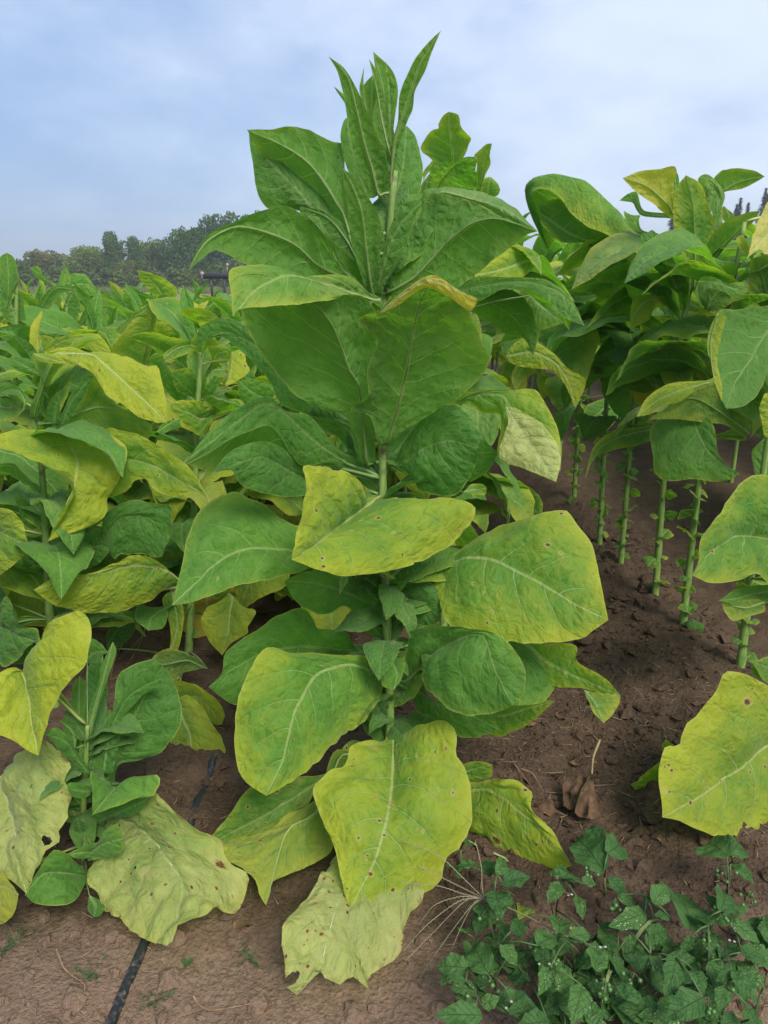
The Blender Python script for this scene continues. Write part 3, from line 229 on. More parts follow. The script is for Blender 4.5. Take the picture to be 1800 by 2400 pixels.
["L4",[0.25,0.45,0.0,0.0],[64,100,1188,149,64,1200,189,40,1129],[64,100,1188,118,84,1218,217,59,1225,246,52,1191,209,44,1148,189,40,1129],[64,100,1188,90,88,1199,158,55,1172,189,40,1129]],
["L4",[0.6,0.0,0.0,0.0],[-160,80,1101,-174,80,1145,-194,80,1180],[-160,80,1101,-122,80,1121,-101,80,1170,-149,80,1185,-194,80,1180],[-160,80,1101,-196,80,1131,-197,80,1160,-194,80,1180]],
["L5",[0.5,0.0,0.0,0.15],[-151,0,1066,-120,-55,1156,-70,-100,1270,-40,-100,1366],[-151,0,1066,-119,-24,1100,-73,-90,1209,-22,-100,1345,-40,-100,1366],[-151,0,1066,-285,-65,1119,-229,-96,1190,-152,-100,1274,-99,-100,1290,-55,-100,1340,-40,-100,1366]],
["L5",[0.3,0.5,0.0,0.0,1.0],[-246,-40,1211,-153,-93,1285,-94,-108,1311,-43,-120,1360],[-246,-40,1211,-254,-50,1227,-176,-88,1277,-143,-102,1305,-91,-112,1335,-43,-120,1360],[-246,-40,1211,-228,-48,1207,-155,-90,1274,-91,-107,1296,-53,-116,1341,-43,-120,1360]],
["L5",[0.35,0.0,0.0,0.0],[-83,60,1350,-36,47,1356,10,26,1336,52,0,1313],[-83,60,1350,-72,55,1335,-34,40,1298,10,20,1308,52,0,1313],[-83,60,1350,-63,53,1374,-33,46,1385,12,27,1354,52,0,1313]],
["L5",[0.3,0.0,0.05,0.0],[-28,40,1305,30,20,1233,85,-20,1158],[-28,40,1305,-18,33,1274,25,16,1218,59,-5,1183,85,-20,1158],[-28,40,1305,-11,37,1312,28,31,1302,92,17,1259,114,5,1228,85,-20,1158]],
["L5",[0.5,0.25,0.0,0.05],[-68,140,1348,-97,108,1411,-129,83,1452,-165,60,1484],[-68,140,1348,-118,114,1378,-142,95,1411,-160,78,1442,-165,60,1484],[-68,140,1348,-14,127,1362,-5,116,1401,-62,93,1452,-114,76,1472,-165,60,1484]],
["L5",[0.55,0.15,0.0,0.0],[7,100,1207,-44,62,1251,-97,20,1300],[7,100,1207,-39,85,1201,-106,61,1166,-107,44,1221,-97,20,1300],[7,100,1207,11,91,1229,-37,51,1298,-69,34,1307,-97,20,1300]],
["L2",[0.5,0.2,0.0,0.0],[92,200,1274,102,135,1315,198,60,1314],[92,200,1274,62,157,1306,47,125,1336,106,93,1348,160,76,1343,198,60,1314],[92,200,1274,107,176,1280,161,92,1301,198,60,1314]],
["L2",[0.45,0.0,0.0,0.0],[156,-40,1203,172,-80,1238,183,-100,1270],[156,-40,1203,181,-56,1222,227,-80,1233,207,-91,1262,183,-100,1270],[156,-40,1203,126,-63,1213,131,-81,1246,149,-90,1269,183,-100,1270]],
["L2",[0.3,0.0,0.05,0.0],[113,40,1097,112,80,1155,120,100,1215],[113,40,1097,128,53,1116,158,81,1163,150,93,1207,120,100,1215],[113,40,1097,71,69,1143,66,83,1175,87,92,1207,120,100,1215]],
["L2",[0.75,0.15,0.0,0.1],[250,-60,1178,264,-77,1213,263,-108,1156,249,-140,1100],[250,-60,1178,280,-75,1216,308,-85,1206,316,-96,1174,329,-106,1150,291,-123,1119,249,-140,1100],[250,-60,1178,248,-68,1171,252,-103,1136,249,-140,1100]],
["L2",[0.4,0.2,0.0,0.0],[190,-20,1174,210,-49,1200,263,-80,1215],[190,-20,1174,179,-36,1199,176,-52,1227,215,-66,1230,249,-75,1224,263,-80,1215],[190,-20,1174,216,-46,1188,245,-66,1194,263,-80,1215]],
["L2",[0.15,0.15,0.15,0.0],[119,60,1027,152,19,1059,193,0,1115],[119,60,1027,142,13,1076,181,0,1119,193,0,1115],[119,60,1027,156,34,1036,178,8,1064,214,0,1111,193,0,1115]],
["L2",[0.2,0.1,0.2,0.0],[80,100,1030,62,51,1071,30,0,1123],[80,100,1030,67,85,1032,32,35,1065,30,0,1123],[80,100,1030,101,45,1122,81,29,1144,45,10,1138,30,0,1123]],
["L2",[0.1,0.2,0.15,0.0],[32,100,1025,11,29,1099,-4,-60,1190],[32,100,1025,2,72,1034,-23,17,1100,-30,-43,1180,-4,-60,1190],[32,100,1025,42,63,1077,18,-6,1156,14,-39,1195,-4,-60,1190]],
["L2",[0.35,0.2,0.0,0.0],[72,140,1212,25,103,1202,-17,60,1165],[72,140,1212,80,130,1233,42,108,1223,-10,75,1192,-17,60,1165],[72,140,1212,69,125,1188,33,98,1174,-10,66,1160,-17,60,1165]],
["L2",[0.08,0.2,0.3,0.0],[304,140,1084,279,115,1096,265,100,1106],[304,140,1084,305,132,1068,269,116,1070,265,100,1106],[304,140,1084,296,122,1116,273,108,1118,265,100,1106]],
["L2",[0.1,0.05,0.05,0.0],[355,100,1012,299,59,1053,259,40,1097],[355,100,1012,412,84,1002,339,63,1023,269,52,1016,254,45,1063,259,40,1097],[355,100,1012,380,83,1049,323,55,1095,259,40,1097]],
["L2",[0.2,0.25,0.1,0.0],[41,0,965,13,-55,951,-21,-100,927],[41,0,965,55,-27,941,30,-59,935,-11,-92,921,-21,-100,927],[41,0,965,35,-10,963,7,-56,963,-21,-100,927]],
["L6",[0.1,0.05,0.1,0.0],[185,0,1301,207,-15,1395,219,-15,1462,221,0,1557],[185,0,1301,212,-8,1355,257,-20,1435,266,-14,1482,252,-5,1537,221,0,1557],[185,0,1301,193,-5,1335,183,-16,1462,189,-6,1534,221,0,1557]],
["L6",[0.1,0.3,0.1,0.0],[222,0,1260,201,0,1355,171,0,1435],[222,0,1260,212,0,1246,173,0,1266,152,0,1314,171,0,1435],[222,0,1260,197,0,1328,165,0,1395,171,0,1435]],
["L6",[0.05,0.0,0.35,0.0],[244,0,1121,253,-101,1198,210,-140,1241],[244,0,1121,281,-35,1165,317,-91,1238,269,-117,1253,210,-140,1241],[244,0,1121,233,-29,1102,221,-102,1164,195,-124,1200,210,-140,1241]],
["L6",[0.08,0.0,0.3,0.0],[214,20,1272,222,20,1327,242,20,1388],[214,20,1272,252,20,1265,255,20,1354,242,20,1388],[214,20,1272,193,20,1300,202,20,1354,242,20,1388]],
["L3",[0.12,0.1,0.1,0.0],[-47,0,1167,51,-51,1275,172,-103,1390,303,-140,1384],[-47,0,1167,-32,-6,1173,66,-52,1252,174,-97,1333,236,-120,1376,303,-140,1384],[-47,0,1167,-29,-29,1245,50,-62,1315,126,-92,1387,189,-109,1411,253,-125,1404,303,-140,1384]],
["L3",[0.1,0.3,0.05,0.0],[126,0,1411,81,-36,1451,29,-60,1508],[126,0,1411,88,-21,1422,40,-48,1460,29,-60,1508],[126,0,1411,104,-15,1429,84,-38,1468,72,-50,1510,29,-60,1508]],
["L3",[0.1,0.3,0.0,0.0],[161,40,1399,174,40,1451,196,40,1507],[161,40,1399,133,40,1411,161,40,1486,196,40,1507],[161,40,1399,198,40,1405,208,40,1451,196,40,1507]],
["L3",[0.05,0.35,0.1,0.0],[196,60,1405,287,78,1411,370,80,1340],[196,60,1405,201,68,1469,282,79,1470,317,80,1416,370,80,1340],[196,60,1405,211,64,1393,254,74,1379,308,80,1339,370,80,1340]],
["L3",[0.12,0.05,0.1,0.0],[246,0,1173,333,-40,1268,438,-40,1297],[246,0,1173,295,-15,1180,370,-40,1222,435,-40,1274,438,-40,1297],[246,0,1173,248,-10,1209,276,-22,1250,334,-40,1326,383,-40,1342,429,-40,1326,438,-40,1297]],
["L3",[0.05,0.25,0.3,0.0],[197,0,1173,147,-66,1229,89,-100,1219],[197,0,1173,170,-25,1169,109,-76,1183,89,-100,1219],[197,0,1173,181,-32,1227,142,-67,1275,105,-81,1270,89,-100,1219]],
["L3",[0.05,0.0,0.45,0.0],[184,-40,1134,201,-66,1183,198,-80,1207],[184,-40,1134,242,-54,1141,237,-66,1183,198,-80,1207],[184,-40,1134,142,-54,1135,159,-67,1177,198,-80,1207]],
["L3",[0.05,0.3,0.3,0.0],[156,-60,1136,87,-99,1167,20,-160,1125],[156,-60,1136,135,-73,1119,72,-113,1139,20,-160,1125],[156,-60,1136,140,-71,1160,73,-101,1185,26,-132,1175,20,-160,1125]],
["L3",[0.1,0.05,0.25,0.0],[166,0,1214,182,0,1296,235,0,1377],[166,0,1214,225,0,1202,256,0,1302,235,0,1377],[166,0,1214,146,0,1249,189,0,1348,235,0,1377]],
["L7",[0.1,0.0,0.3,0.0],[33,0,1123,47,0,1245,12,0,1369],[33,0,1123,138,0,1177,102,0,1306,53,0,1366,12,0,1369],[33,0,1123,-50,0,1191,2,0,1279,12,0,1369]],
["L7",[0.1,0.3,0.15,0.0],[212,0,1218,239,-102,1315,226,-160,1394],[212,0,1218,157,-59,1247,136,-115,1325,175,-138,1368,226,-160,1394],[212,0,1218,241,-20,1239,339,-91,1320,274,-132,1361,226,-160,1394]]]
WEED_ROOTS=[[202, 1556, 0], [261, 1375, 0], [220, 1176, 0], [412, 1375, 0], [559, 1481, 0], [398, 1195, 0], [607, 1318, 0], [518, 1158, 0], [720, 1307, 0], [883, 1514, 0], [824, 1330, 0], [698, 1158, 0], [777, 1163, 0]]
WEED_LEAVES=[[4,[536,1491,114],[530,1588,109],0],[4,[513,1394,127],[483,1513,125],0],[4,[529,1424,153],[611,1511,121],0],[4,[547,1468,91],[527,1493,102],0],[4,[524,1387,116],[560,1355,94],0],[3,[434,1293,190],[477,1317,180],0],[3,[397,1333,174],[364,1360,165],0],[3,[403,1341,154],[447,1410,127],0],[3,[396,1330,153],[360,1277,166],0],[3,[428,1306,142],[427,1235,148],0],[5,[361,1195,157],[392,1294,126],0],[5,[377,1177,166],[437,1195,163],0],[1,[248,1389,120],[277,1514,87],0],[1,[252,1333,177],[296,1414,168],0],[1,[265,1321,162],[321,1334,175],0],[1,[243,1299,161],[247,1239,177],0],[2,[226,1263,129],[191,1293,139],0],[2,[250,1242,134],[255,1201,151],0],[2,[259,1181,178],[305,1214,148],0],[2,[236,1229,104],[218,1272,81],0],[2,[305,1139,187],[347,1178,176],0],[2,[239,1175,153],[271,1139,134],0],[2,[206,1115,141],[180,1208,127],0],[2,[169,1142,125],[107,1154,122],0],[2,[158,1090,148],[119,1096,163],0],[2,[180,1016,158],[111,1007,174],0],[2,[180,1022,176],[210,1022,195],0],[2,[234,1070,157],[251,1066,131],0],[5,[321,1098,176],[287,1031,194],0],[5,[327,1055,180],[287,1084,177],0],[5,[325,1071,161],[390,1122,138],0],[5,[375,1065,173],[345,999,170],0],[5,[420,1152,118],[388,1219,87],0],[5,[425,1140,175],[406,1077,195],0],[7,[494,1208,99],[460,1231,108],0],[6,[523,1318,131],[572,1304,104],0],[6,[573,1284,119],[497,1245,127],0],[7,[502,1177,177],[507,1158,145],0],[7,[548,1206,151],[563,1190,119],0],[7,[533,1142,162],[554,1102,145],0],[6,[574,1254,178],[623,1291,197],0],[6,[613,1253,141],[573,1244,160],0],[11,[657,1239,121],[693,1414,90],0],[11,[639,1197,150],[616,1173,117],0],[11,[678,1229,110],[724,1171,97],0],[8,[725,1259,151],[804,1378,125],0],[8,[759,1308,94],[739,1342,107],0],[8,[771,1282,121],[811,1287,139],0],[11,[719,1205,180],[766,1166,165],0],[11,[731,1170,136],[776,1157,130],0],[11,[685,1112,154],[704,1057,152],0],[11,[686,1119,146],[650,1098,145],0],[7,[588,1031,184],[522,1005,177],0],[7,[456,1094,133],[514,1044,138],0],[7,[529,1115,114],[586,1153,95],0],[7,[568,1110,188],[533,1046,181],0],[10,[811,1420,145],[804,1523,110],0],[9,[827,1441,132],[878,1492,128],0],[9,[850,1457,92],[873,1407,91],0],[11,[682,1220,153],[701,1287,122],0],[11,[680,1040,153],[683,1011,143],0],[11,[652,1074,158],[626,1036,142],0],[7,[606,1107,161],[605,1067,166],0],[1,[176,1431,92],[164,1511,61],0],[1,[174,1380,158],[210,1367,176],0],[1,[169,1407,115],[182,1392,105],0],[0,[197,1455,149],[225,1498,132],0],[8,[692,1255,126],[710,1251,109],0],[6,[590,1322,127],[573,1284,125],0],[6,[521,1261,120],[498,1270,106],0],[7,[519,1132,55],[531,1197,37],1],[2,[261,1202,86],[297,1228,73],1],[11,[724,1190,98],[746,1229,101],1],[12,[787,1230,48],[827,1267,28],1],[11,[677,1109,45],[665,1174,47],1],[8,[749,1274,40],[732,1337,24],1],[5,[384,1228,64],[324,1266,41],1],[5,[393,1031,104],[404,1094,116],1],[11,[611,1202,53],[589,1236,27],1],[6,[567,1245,95],[635,1265,100],1],[11,[719,1048,102],[692,1033,109],1],[2,[257,1251,83],[209,1244,100],1],[6,[597,1266,50],[630,1227,59],1],[7,[491,1116,44],[509,1047,54],1],[7,[555,1110,34],[550,1152,30],1],[5,[427,1184,92],[460,1184,68],1],[1,[229,1314,108],[250,1287,103],1],[5,[371,1269,58],[337,1224,46],1],[1,[279,1280,40],[220,1259,29],1],[5,[381,1141,93],[333,1186,94],1],[5,[450,1238,70],[435,1191,74],1],[3,[483,1281,73],[472,1249,64],1],[5,[393,1050,105],[343,1100,114],1],[5,[324,1232,40],[347,1177,54],1],[11,[668,1125,89],[636,1111,88],1],[10,[840,1344,32],[859,1314,44],1],[7,[559,1061,106],[501,1030,78],1],[11,[672,1176,87],[722,1215,104],1],[2,[174,1250,75],[194,1214,54],1],[2,[295,1140,90],[258,1168,80],1],[5,[395,1251,37],[321,1251,27],1],[7,[589,1102,84],[538,1097,86],1],[10,[856,1350,38],[855,1279,34],1],[5,[435,1145,45],[431,1184,44],1],[7,[581,1069,54],[567,1022,66],1],[6,[586,1296,47],[637,1303,37],1],[2,[259,1255,56],[265,1218,75],1],[7,[464,1164,67],[498,1106,65],1],[7,[444,1101,99],[393,1138,117],1],[6,[499,1309,49],[486,1250,67],1],[10,[800,1307,45],[798,1346,50],1],[11,[702,1087,50],[731,1054,42],1],[2,[182,1104,53],[147,1148,57],1],[5,[450,1219,47],[387,1182,36],1],[5,[321,1167,39],[374,1120,14],1],[12,[817,1217,92],[818,1174,96],1],[7,[572,1114,51],[574,1040,55],1],[7,[492,1229,87],[468,1179,67],1],[7,[589,1173,44],[635,1135,20],1],[10,[873,1335,57],[862,1279,54],1],[6,[607,1221,55],[621,1251,61],1],[11,[658,1164,89],[631,1196,78],1],[7,[510,1262,92],[482,1298,82],1],[7,[495,1118,58],[515,1089,42],1],[1,[210,1312,92],[205,1274,72],1],[5,[400,1097,95],[399,1040,73],1],[7,[509,1192,46],[509,1257,18],1],[11,[639,1046,106],[598,1083,105],1],[7,[527,1039,85],[506,1104,79],1],[7,[552,1155,30],[560,1095,25],1],[7,[518,1229,45],[487,1223,40],1],[7,[598,1208,75],[666,1190,52],1],[11,[701,1184,34],[675,1216,12],1],[7,[479,1074,56],[521,1029,33],1],[11,[715,1133,104],[701,1071,91],1],[11,[640,1040,99],[581,1065,93],1],[2,[239,1181,86],[191,1170,88],1],[5,[343,1188,91],[312,1210,106],1],[8,[670,1249,60],[614,1238,41],1],[1,[298,1318,62],[313,1346,38],1],[2,[253,1228,35],[303,1235,25],1],[5,[438,1263,32],[477,1254,12],1],[6,[608,1274,40],[668,1294,24],1],[11,[684,1175,105],[671,1215,88],1],[11,[704,1163,58],[755,1196,76],1],[1,[281,1399,34],[241,1341,14],1],[11,[636,1039,105],[679,1049,106],1],[5,[322,1110,39],[288,1139,43],1],[10,[844,1291,89],[837,1224,87],1],[10,[822,1247,63],[831,1312,57],1],[11,[627,1146,87],[587,1180,65],1],[7,[436,1101,84],[469,1125,96],1],[7,[537,1054,100],[470,1076,106],1],[5,[386,1269,36],[327,1312,12],1],[2,[180,1163,49],[216,1174,51],1],[2,[270,1070,48],[225,1051,57],1],[7,[531,1101,73],[546,1137,47],1],[10,[808,1370,32],[846,1362,47],1],[2,[191,1225,48],[218,1174,50],1],[11,[636,1089,58],[596,1059,33],1],[11,[705,1142,95],[719,1194,88],1],[5,[386,1229,36],[327,1209,27],1],[7,[593,1179,47],[549,1239,34],1],[1,[296,1280,104],[285,1212,124],1],[7,[522,1060,73],[459,1096,88],1],[12,[804,1180,92],[742,1222,108],1],[2,[315,1081,45],[366,1117,29],1],[7,[501,1180,33],[500,1137,25],1],[5,[352,1102,90],[344,1135,75],1],[2,[221,1099,86],[294,1087,100],1],[5,[353,1205,72],[309,1193,85],1],[5,[327,1179,101],[342,1139,83],1],[2,[218,1181,73],[234,1209,53],1],[11,[670,1172,108],[686,1100,80],1],[1,[288,1379,65],[271,1406,62],1],[2,[203,1277,50],[219,1231,33],1],[2,[157,1209,80],[125,1146,91],1],[11,[638,1103,71],[664,1055,55],1],[7,[535,1047,102],[476,1059,119],1],[11,[705,1167,63],[667,1162,42],1],[7,[563,1043,74],[525,1068,67],1],[11,[696,1178,107],[721,1214,103],1],[5,[388,1065,96],[440,1041,68],1],[7,[537,1179,69],[525,1239,85],1],[2,[194,1149,60],[124,1142,78],1],[10,[854,1316,61],[875,1277,44],1],[5,[367,1246,53],[395,1276,72],1],[1,[196,1311,46],[243,1337,53],1],[11,[701,1131,95],[744,1132,113],1],[2,[184,1276,69],[178,1330,41],1],[2,[276,1077,42],[308,1056,61],1],[11,[609,1171,41],[670,1192,20],1],[2,[241,1070,100],[310,1092,97],1],[5,[376,1060,52],[400,1087,29],1],[5,[359,1093,36],[385,1161,56],1],[5,[350,1058,69],[337,1016,40],1],[5,[351,1098,93],[305,1076,89],1],[5,[434,1160,97],[452,1214,113],1],[8,[771,1273,107],[791,1241,90],1],[1,[290,1319,108],[232,1357,84],1],[2,[123,1062,94],[184,1058,90],1],[7,[534,1239,42],[498,1213,37],1],[5,[414,1267,59],[355,1223,75],1],[11,[712,1104,53],[753,1097,29],1],[7,[471,1131,57],[444,1097,76],1],[5,[455,1199,73],[507,1147,69],1],[5,[446,1185,36],[385,1216,44],1],[2,[157,1092,61],[203,1086,41],1],[7,[487,1080,64],[529,1034,53],1],[5,[344,1199,62],[303,1242,76],1],[2,[290,1230,79],[311,1256,65],1],[7,[474,1063,73],[469,996,85],1],[12,[789,1201,85],[839,1249,74],1],[7,[441,1088,53],[465,1150,53],1],[10,[790,1323,52],[749,1357,44],1],[7,[565,1147,65],[626,1189,69],1],[2,[185,1196,90],[217,1194,61],1],[7,[470,1192,102],[490,1153,92],1],[7,[517,1095,46],[491,1116,48],1],[7,[509,1198,37],[515,1249,50],1],[7,[525,1233,109],[496,1188,89],1],[5,[322,1094,41],[266,1083,28],1],[11,[617,1047,99],[614,1007,72],1],[3,[464,1281,46],[492,1252,57],1],[10,[819,1249,47],[831,1279,42],1],[5,[369,1064,97],[414,1081,86],1],[1,[271,1299,51],[255,1256,27],1],[2,[287,1209,75],[289,1270,56],1],[11,[610,1180,44],[610,1133,41],1],[7,[546,1157,65],[608,1179,78],1],[7,[479,1184,51],[528,1148,33],1],[11,[660,1057,58],[711,1055,37],1],[11,[658,1233,89],[628,1215,85],1],[12,[744,1199,73],[777,1161,68],1],[7,[523,1112,46],[576,1148,44],1],[2,[312,1050,101],[240,1031,113],1],[8,[717,1302,31],[690,1245,18],1],[7,[473,1189,50],[455,1137,39],1],[2,[204,1189,56],[198,1151,45],1],[2,[271,1220,76],[296,1240,70],1],[2,[276,1215,43],[319,1247,60],1],[12,[758,1196,62],[796,1213,47],1],[12,[820,1206,65],[815,1280,44],1],[7,[548,1211,46],[560,1285,56],1],[11,[622,1096,38],[603,1035,19],1]]
WEED_BERRIES=[[1, [227, 1271, 130]], [3, [483, 1391, 130]], [10, [789, 1388, 130]], [2, [205, 1106, 130]], [5, [343, 1156, 130]], [11, [679, 1226, 130]], [8, [734, 1263, 130]], [10, [816, 1313, 130]], [6, [508, 1296, 130]], [11, [614, 1058, 130]], [5, [425, 1097, 130]], [7, [491, 1110, 130]], [11, [658, 1080, 130]], [5, [310, 1190, 130]]]
WEED_FLOWERS=[[2, [249, 1172, 150]], [3, [396, 1348, 150]], [5, [319, 1127, 150]], [3, [412, 1302, 150]], [1, [272, 1336, 150]], [11, [714, 1185, 150]], [2, [163, 1063, 150]], [2, [231, 1044, 150]], [5, [454, 1177, 150]]]
GRASS_STALK=[[220, 1300, 143], [284, 1280, 131], [349, 1250, 118], [392, 1235, 96], [447, 1220, 42], [488, 1200, 1]]
GRASS_FINGERS=[[[41, 1420, 193], [122, 1380, 189], [183, 1340, 155], [220, 1300, 143]], [[79, 1400, 141], [133, 1367, 136], [183, 1333, 136], [220, 1300, 143]], [[37, 1360, 129], [120, 1340, 139], [176, 1320, 136], [220, 1300, 143]], [[76, 1310, 54], [113, 1307, 117], [169, 1303, 145], [220, 1300, 143]], [[41, 1260, 36], [96, 1273, 99], [167, 1287, 150], [220, 1300, 143]], [[45, 1250, 19], [102, 1267, 74], [177, 1283, 153], [220, 1300, 143]], [[79, 1240, -15], [127, 1260, 55], [187, 1280, 137], [220, 1300, 143]], [[150, 1270, 31], [173, 1280, 92], [198, 1290, 140], [220, 1300, 143]], [[208, 1380, 228], [220, 1353, 181], [220, 1327, 149], [220, 1300, 143]]]
WILTED=[[[686, 2022, 50], [639, 1926, 55], [616, 1855, 50]], [[619, 1866, 50], [593, 1771, 35], [569, 1711, 10]], [[619, 1866, 50], [564, 1779, 45], [540, 1734, 10], [569, 1711, 10]], [[619, 1866, 50], [618, 1788, 30], [613, 1730, 10], [569, 1711, 10]], [[601, 1845, 50], [557, 1829, 30], [517, 1775, 0]], [[601, 1845, 50], [554, 1871, 30], [523, 1833, 10], [517, 1775, 0]], [[601, 1845, 50], [567, 1788, 30], [538, 1766, 0], [517, 1775, 0]]]
TWIGS=[[[-738, 1291, 12], [-722, 1269, 10], [-703, 1247, 4], [-672, 1225, 4], [-647, 1213, 0], [-642, 1203, -10]], [[-401, 1176, 10], [-387, 1164, 0], [-359, 1148, 5], [-315, 1146, 15], [-265, 1153, 20]], [[-1061, 2888, 20], [-1006, 2784, 30], [-990, 2650, 30], [-1008, 2580, 0]], [[-1023, 2892, 30], [-1006, 2784, 30], [-1028, 2669, 20], [-1067, 2611, 0]], [[-1063, 2716, 30], [-1058, 2605, 20], [-1034, 2473, 0], [-1008, 2480, 10]], [[406, 1973, 0], [423, 1904, 5], [442, 1857, 0]], [[423, 1944, 0], [455, 1921, 0], [472, 1836, 0]]]
SPROUTS=[[-447, 1292, -20], [-314, 1312, -20], [-651, 1268, -20], [-870, 1320, -20], [-857, 1353, -20], [-492, 1208, -20], [1321, 2877, 0], [1228, 4673, -10]]


# ---------------------------------------------------------------- helpers
def nz(x, y, z, seed=0):
    """value noise, arrays in, -1..1"""
    x, y, z = np.broadcast_arrays(np.asarray(x, float), np.asarray(y, float), np.asarray(z, float))
    xi, yi, zi = np.floor(x).astype(np.int64), np.floor(y).astype(np.int64), np.floor(z).astype(np.int64)
    fx, fy, fz = x - xi, y - yi, z - zi
    fx, fy, fz = [f * f * (3 - 2 * f) for f in (fx, fy, fz)]
    def h(a, b, c):
        n = (a * 374761393 + b * 668265263 + c * 2147483647 + seed * 144665) & 0xffffffff
        n = ((n ^ (n >> 13)) * 1274126177) & 0xffffffff
        return ((n ^ (n >> 16)) & 0xffff) / 32767.5 - 1
    r = 0
    for dx in (0, 1):
        for dy in (0, 1):
            for dz in (0, 1):
                r = r + h(xi + dx, yi + dy, zi + dz) * (fx if dx else 1 - fx) * (fy if dy else 1 - fy) * (fz if dz else 1 - fz)
    return r

def tag(o, label=None, cat=None, group=None, kind=None):
    if label: o['label'] = label
    if cat: o['category'] = cat
    if group: o['group'] = group
    if kind: o['kind'] = kind
    return o

def empty(name, loc, rz=0):
    o = bpy.data.objects.new(name, None); C.objects.link(o)
    o.empty_display_size = .1; o.location = loc; o.rotation_euler = (0, 0, rz)
    return o

def mesh(name, v, f, mat, smooth=True):
    me = bpy.data.meshes.new(name)
    me.from_pydata([tuple(p) for p in v], [], [tuple(q) for q in f])
    if mat: me.materials.append(mat)
    if smooth: me.polygons.foreach_set('use_smooth', np.ones(len(me.polygons), bool))
    return me

def link(name, me, parent=None):
    o = bpy.data.objects.new(name, me); C.objects.link(o); o.parent = parent
    return o

class MB:
    def __init__(s): s.v, s.f = [], []
    def add(s, v, f):
        n = len(s.v); s.v += [tuple(p) for p in v]; s.f += [tuple(i + n for i in q) for q in f]
    def tube(s, P, r, k=8, cap=True):
        P = [Vector(p) for p in P]; n = len(P)
        rr = r if hasattr(r, '__len__') else [r] * n
        up = Vector((.3, .1, 1)).normalized(); base = len(s.v); ref = None
        for i, p in enumerate(P):
            d = (P[min(i + 1, n - 1)] - P[max(i - 1, 0)])
            d = d.normalized() if d.length > 1e-9 else Vector((0, 0, 1))
            if ref is None:
                ref = d.cross(up)
                if ref.length < .1: ref = d.cross(Vector((1, 0, 0)))
            ref = (ref - d * ref.dot(d)); ref = ref.normalized() if ref.length > 1e-6 else d.orthogonal().normalized()
            b = d.cross(ref)
            for j in range(k):
                a = 2 * math.pi * j / k
                s.v.append(tuple(p + (ref * math.cos(a) + b * math.sin(a)) * rr[i]))
        for i in range(n - 1):
            for j in range(k):
                a, b2 = base + i * k + j, base + i * k + (j + 1) % k
                s.f.append((a, b2, b2 + k, a + k))
        if cap:
            s.f.append(tuple(base + j for j in range(k))[::-1]); s.f.append(tuple(base + (n - 1) * k + j for j in range(k)))
    def ball(s, c, r, seg=6, ring=4, sq=1.0):
        v = [(c[0], c[1], c[2] - r * sq)]
        for i in range(1, ring):
            ph = math.pi * i / ring
            for j in range(seg):
                a = 2 * math.pi * j / seg
                v.append((c[0] + r * math.sin(ph) * math.cos(a), c[1] + r * math.sin(ph) * math.sin(a), c[2] - r * sq * math.cos(ph)))
        v.append((c[0], c[1], c[2] + r * sq)); f = []
        for j in range(seg):
            f.append((0, 1 + (j + 1) % seg, 1 + j))
            for i in range(ring - 2):
                a = 1 + i * seg
                f.append((a + j, a + (j + 1) % seg, a + seg + (j + 1) % seg, a + seg + j))
            a = 1 + (ring - 2) * seg
            f.append((a + j, a + (j + 1) % seg, len(v) - 1))
        s.add(v, f)
    def build(s, name, mat, parent=None, smooth=True):
        return link(name, mesh(name, s.v, s.f, mat, smooth), parent)

def spline(P, n, dense=16):
    """Catmull-Rom through P, n points evenly spaced by length"""
    P = np.asarray(P, float)
    Q = np.vstack([2 * P[0] - P[1], P, 2 * P[-1] - P[-2]])
    t = np.linspace(0, 1, dense, endpoint=False)[:, None]; out = []
    for i in range(1, len(Q) - 2):
        p0, p1, p2, p3 = Q[i - 1], Q[i], Q[i + 1], Q[i + 2]
        k = .42
        m1, m2 = k * (p2 - p0), k * (p3 - p1)
        L = np.linalg.norm(p2 - p1)
        for m in (m1, m2):
            ln = np.linalg.norm(m)
            if ln > 1.2 * L: m *= 1.2 * L / ln
        out.append((2 * t**3 - 3 * t**2 + 1) * p1 + (t**3 - 2 * t**2 + t) * m1 + (-2 * t**3 + 3 * t**2) * p2 + (t**3 - t**2) * m2)
    out = np.vstack(out + [P[-1:]])
    d = np.r_[0, np.cumsum(np.linalg.norm(np.diff(out, axis=0), axis=1))]
    u = np.linspace(0, d[-1], n)
    return np.stack([np.interp(u, d, out[:, c]) for c in range(3)], 1)

# ---------------------------------------------------------------- materials
def newmat(name):
    m = bpy.data.materials.new(name); m.use_nodes = True
    n, l = m.node_tree.nodes, m.node_tree.links; n.clear()
    return m, n, l

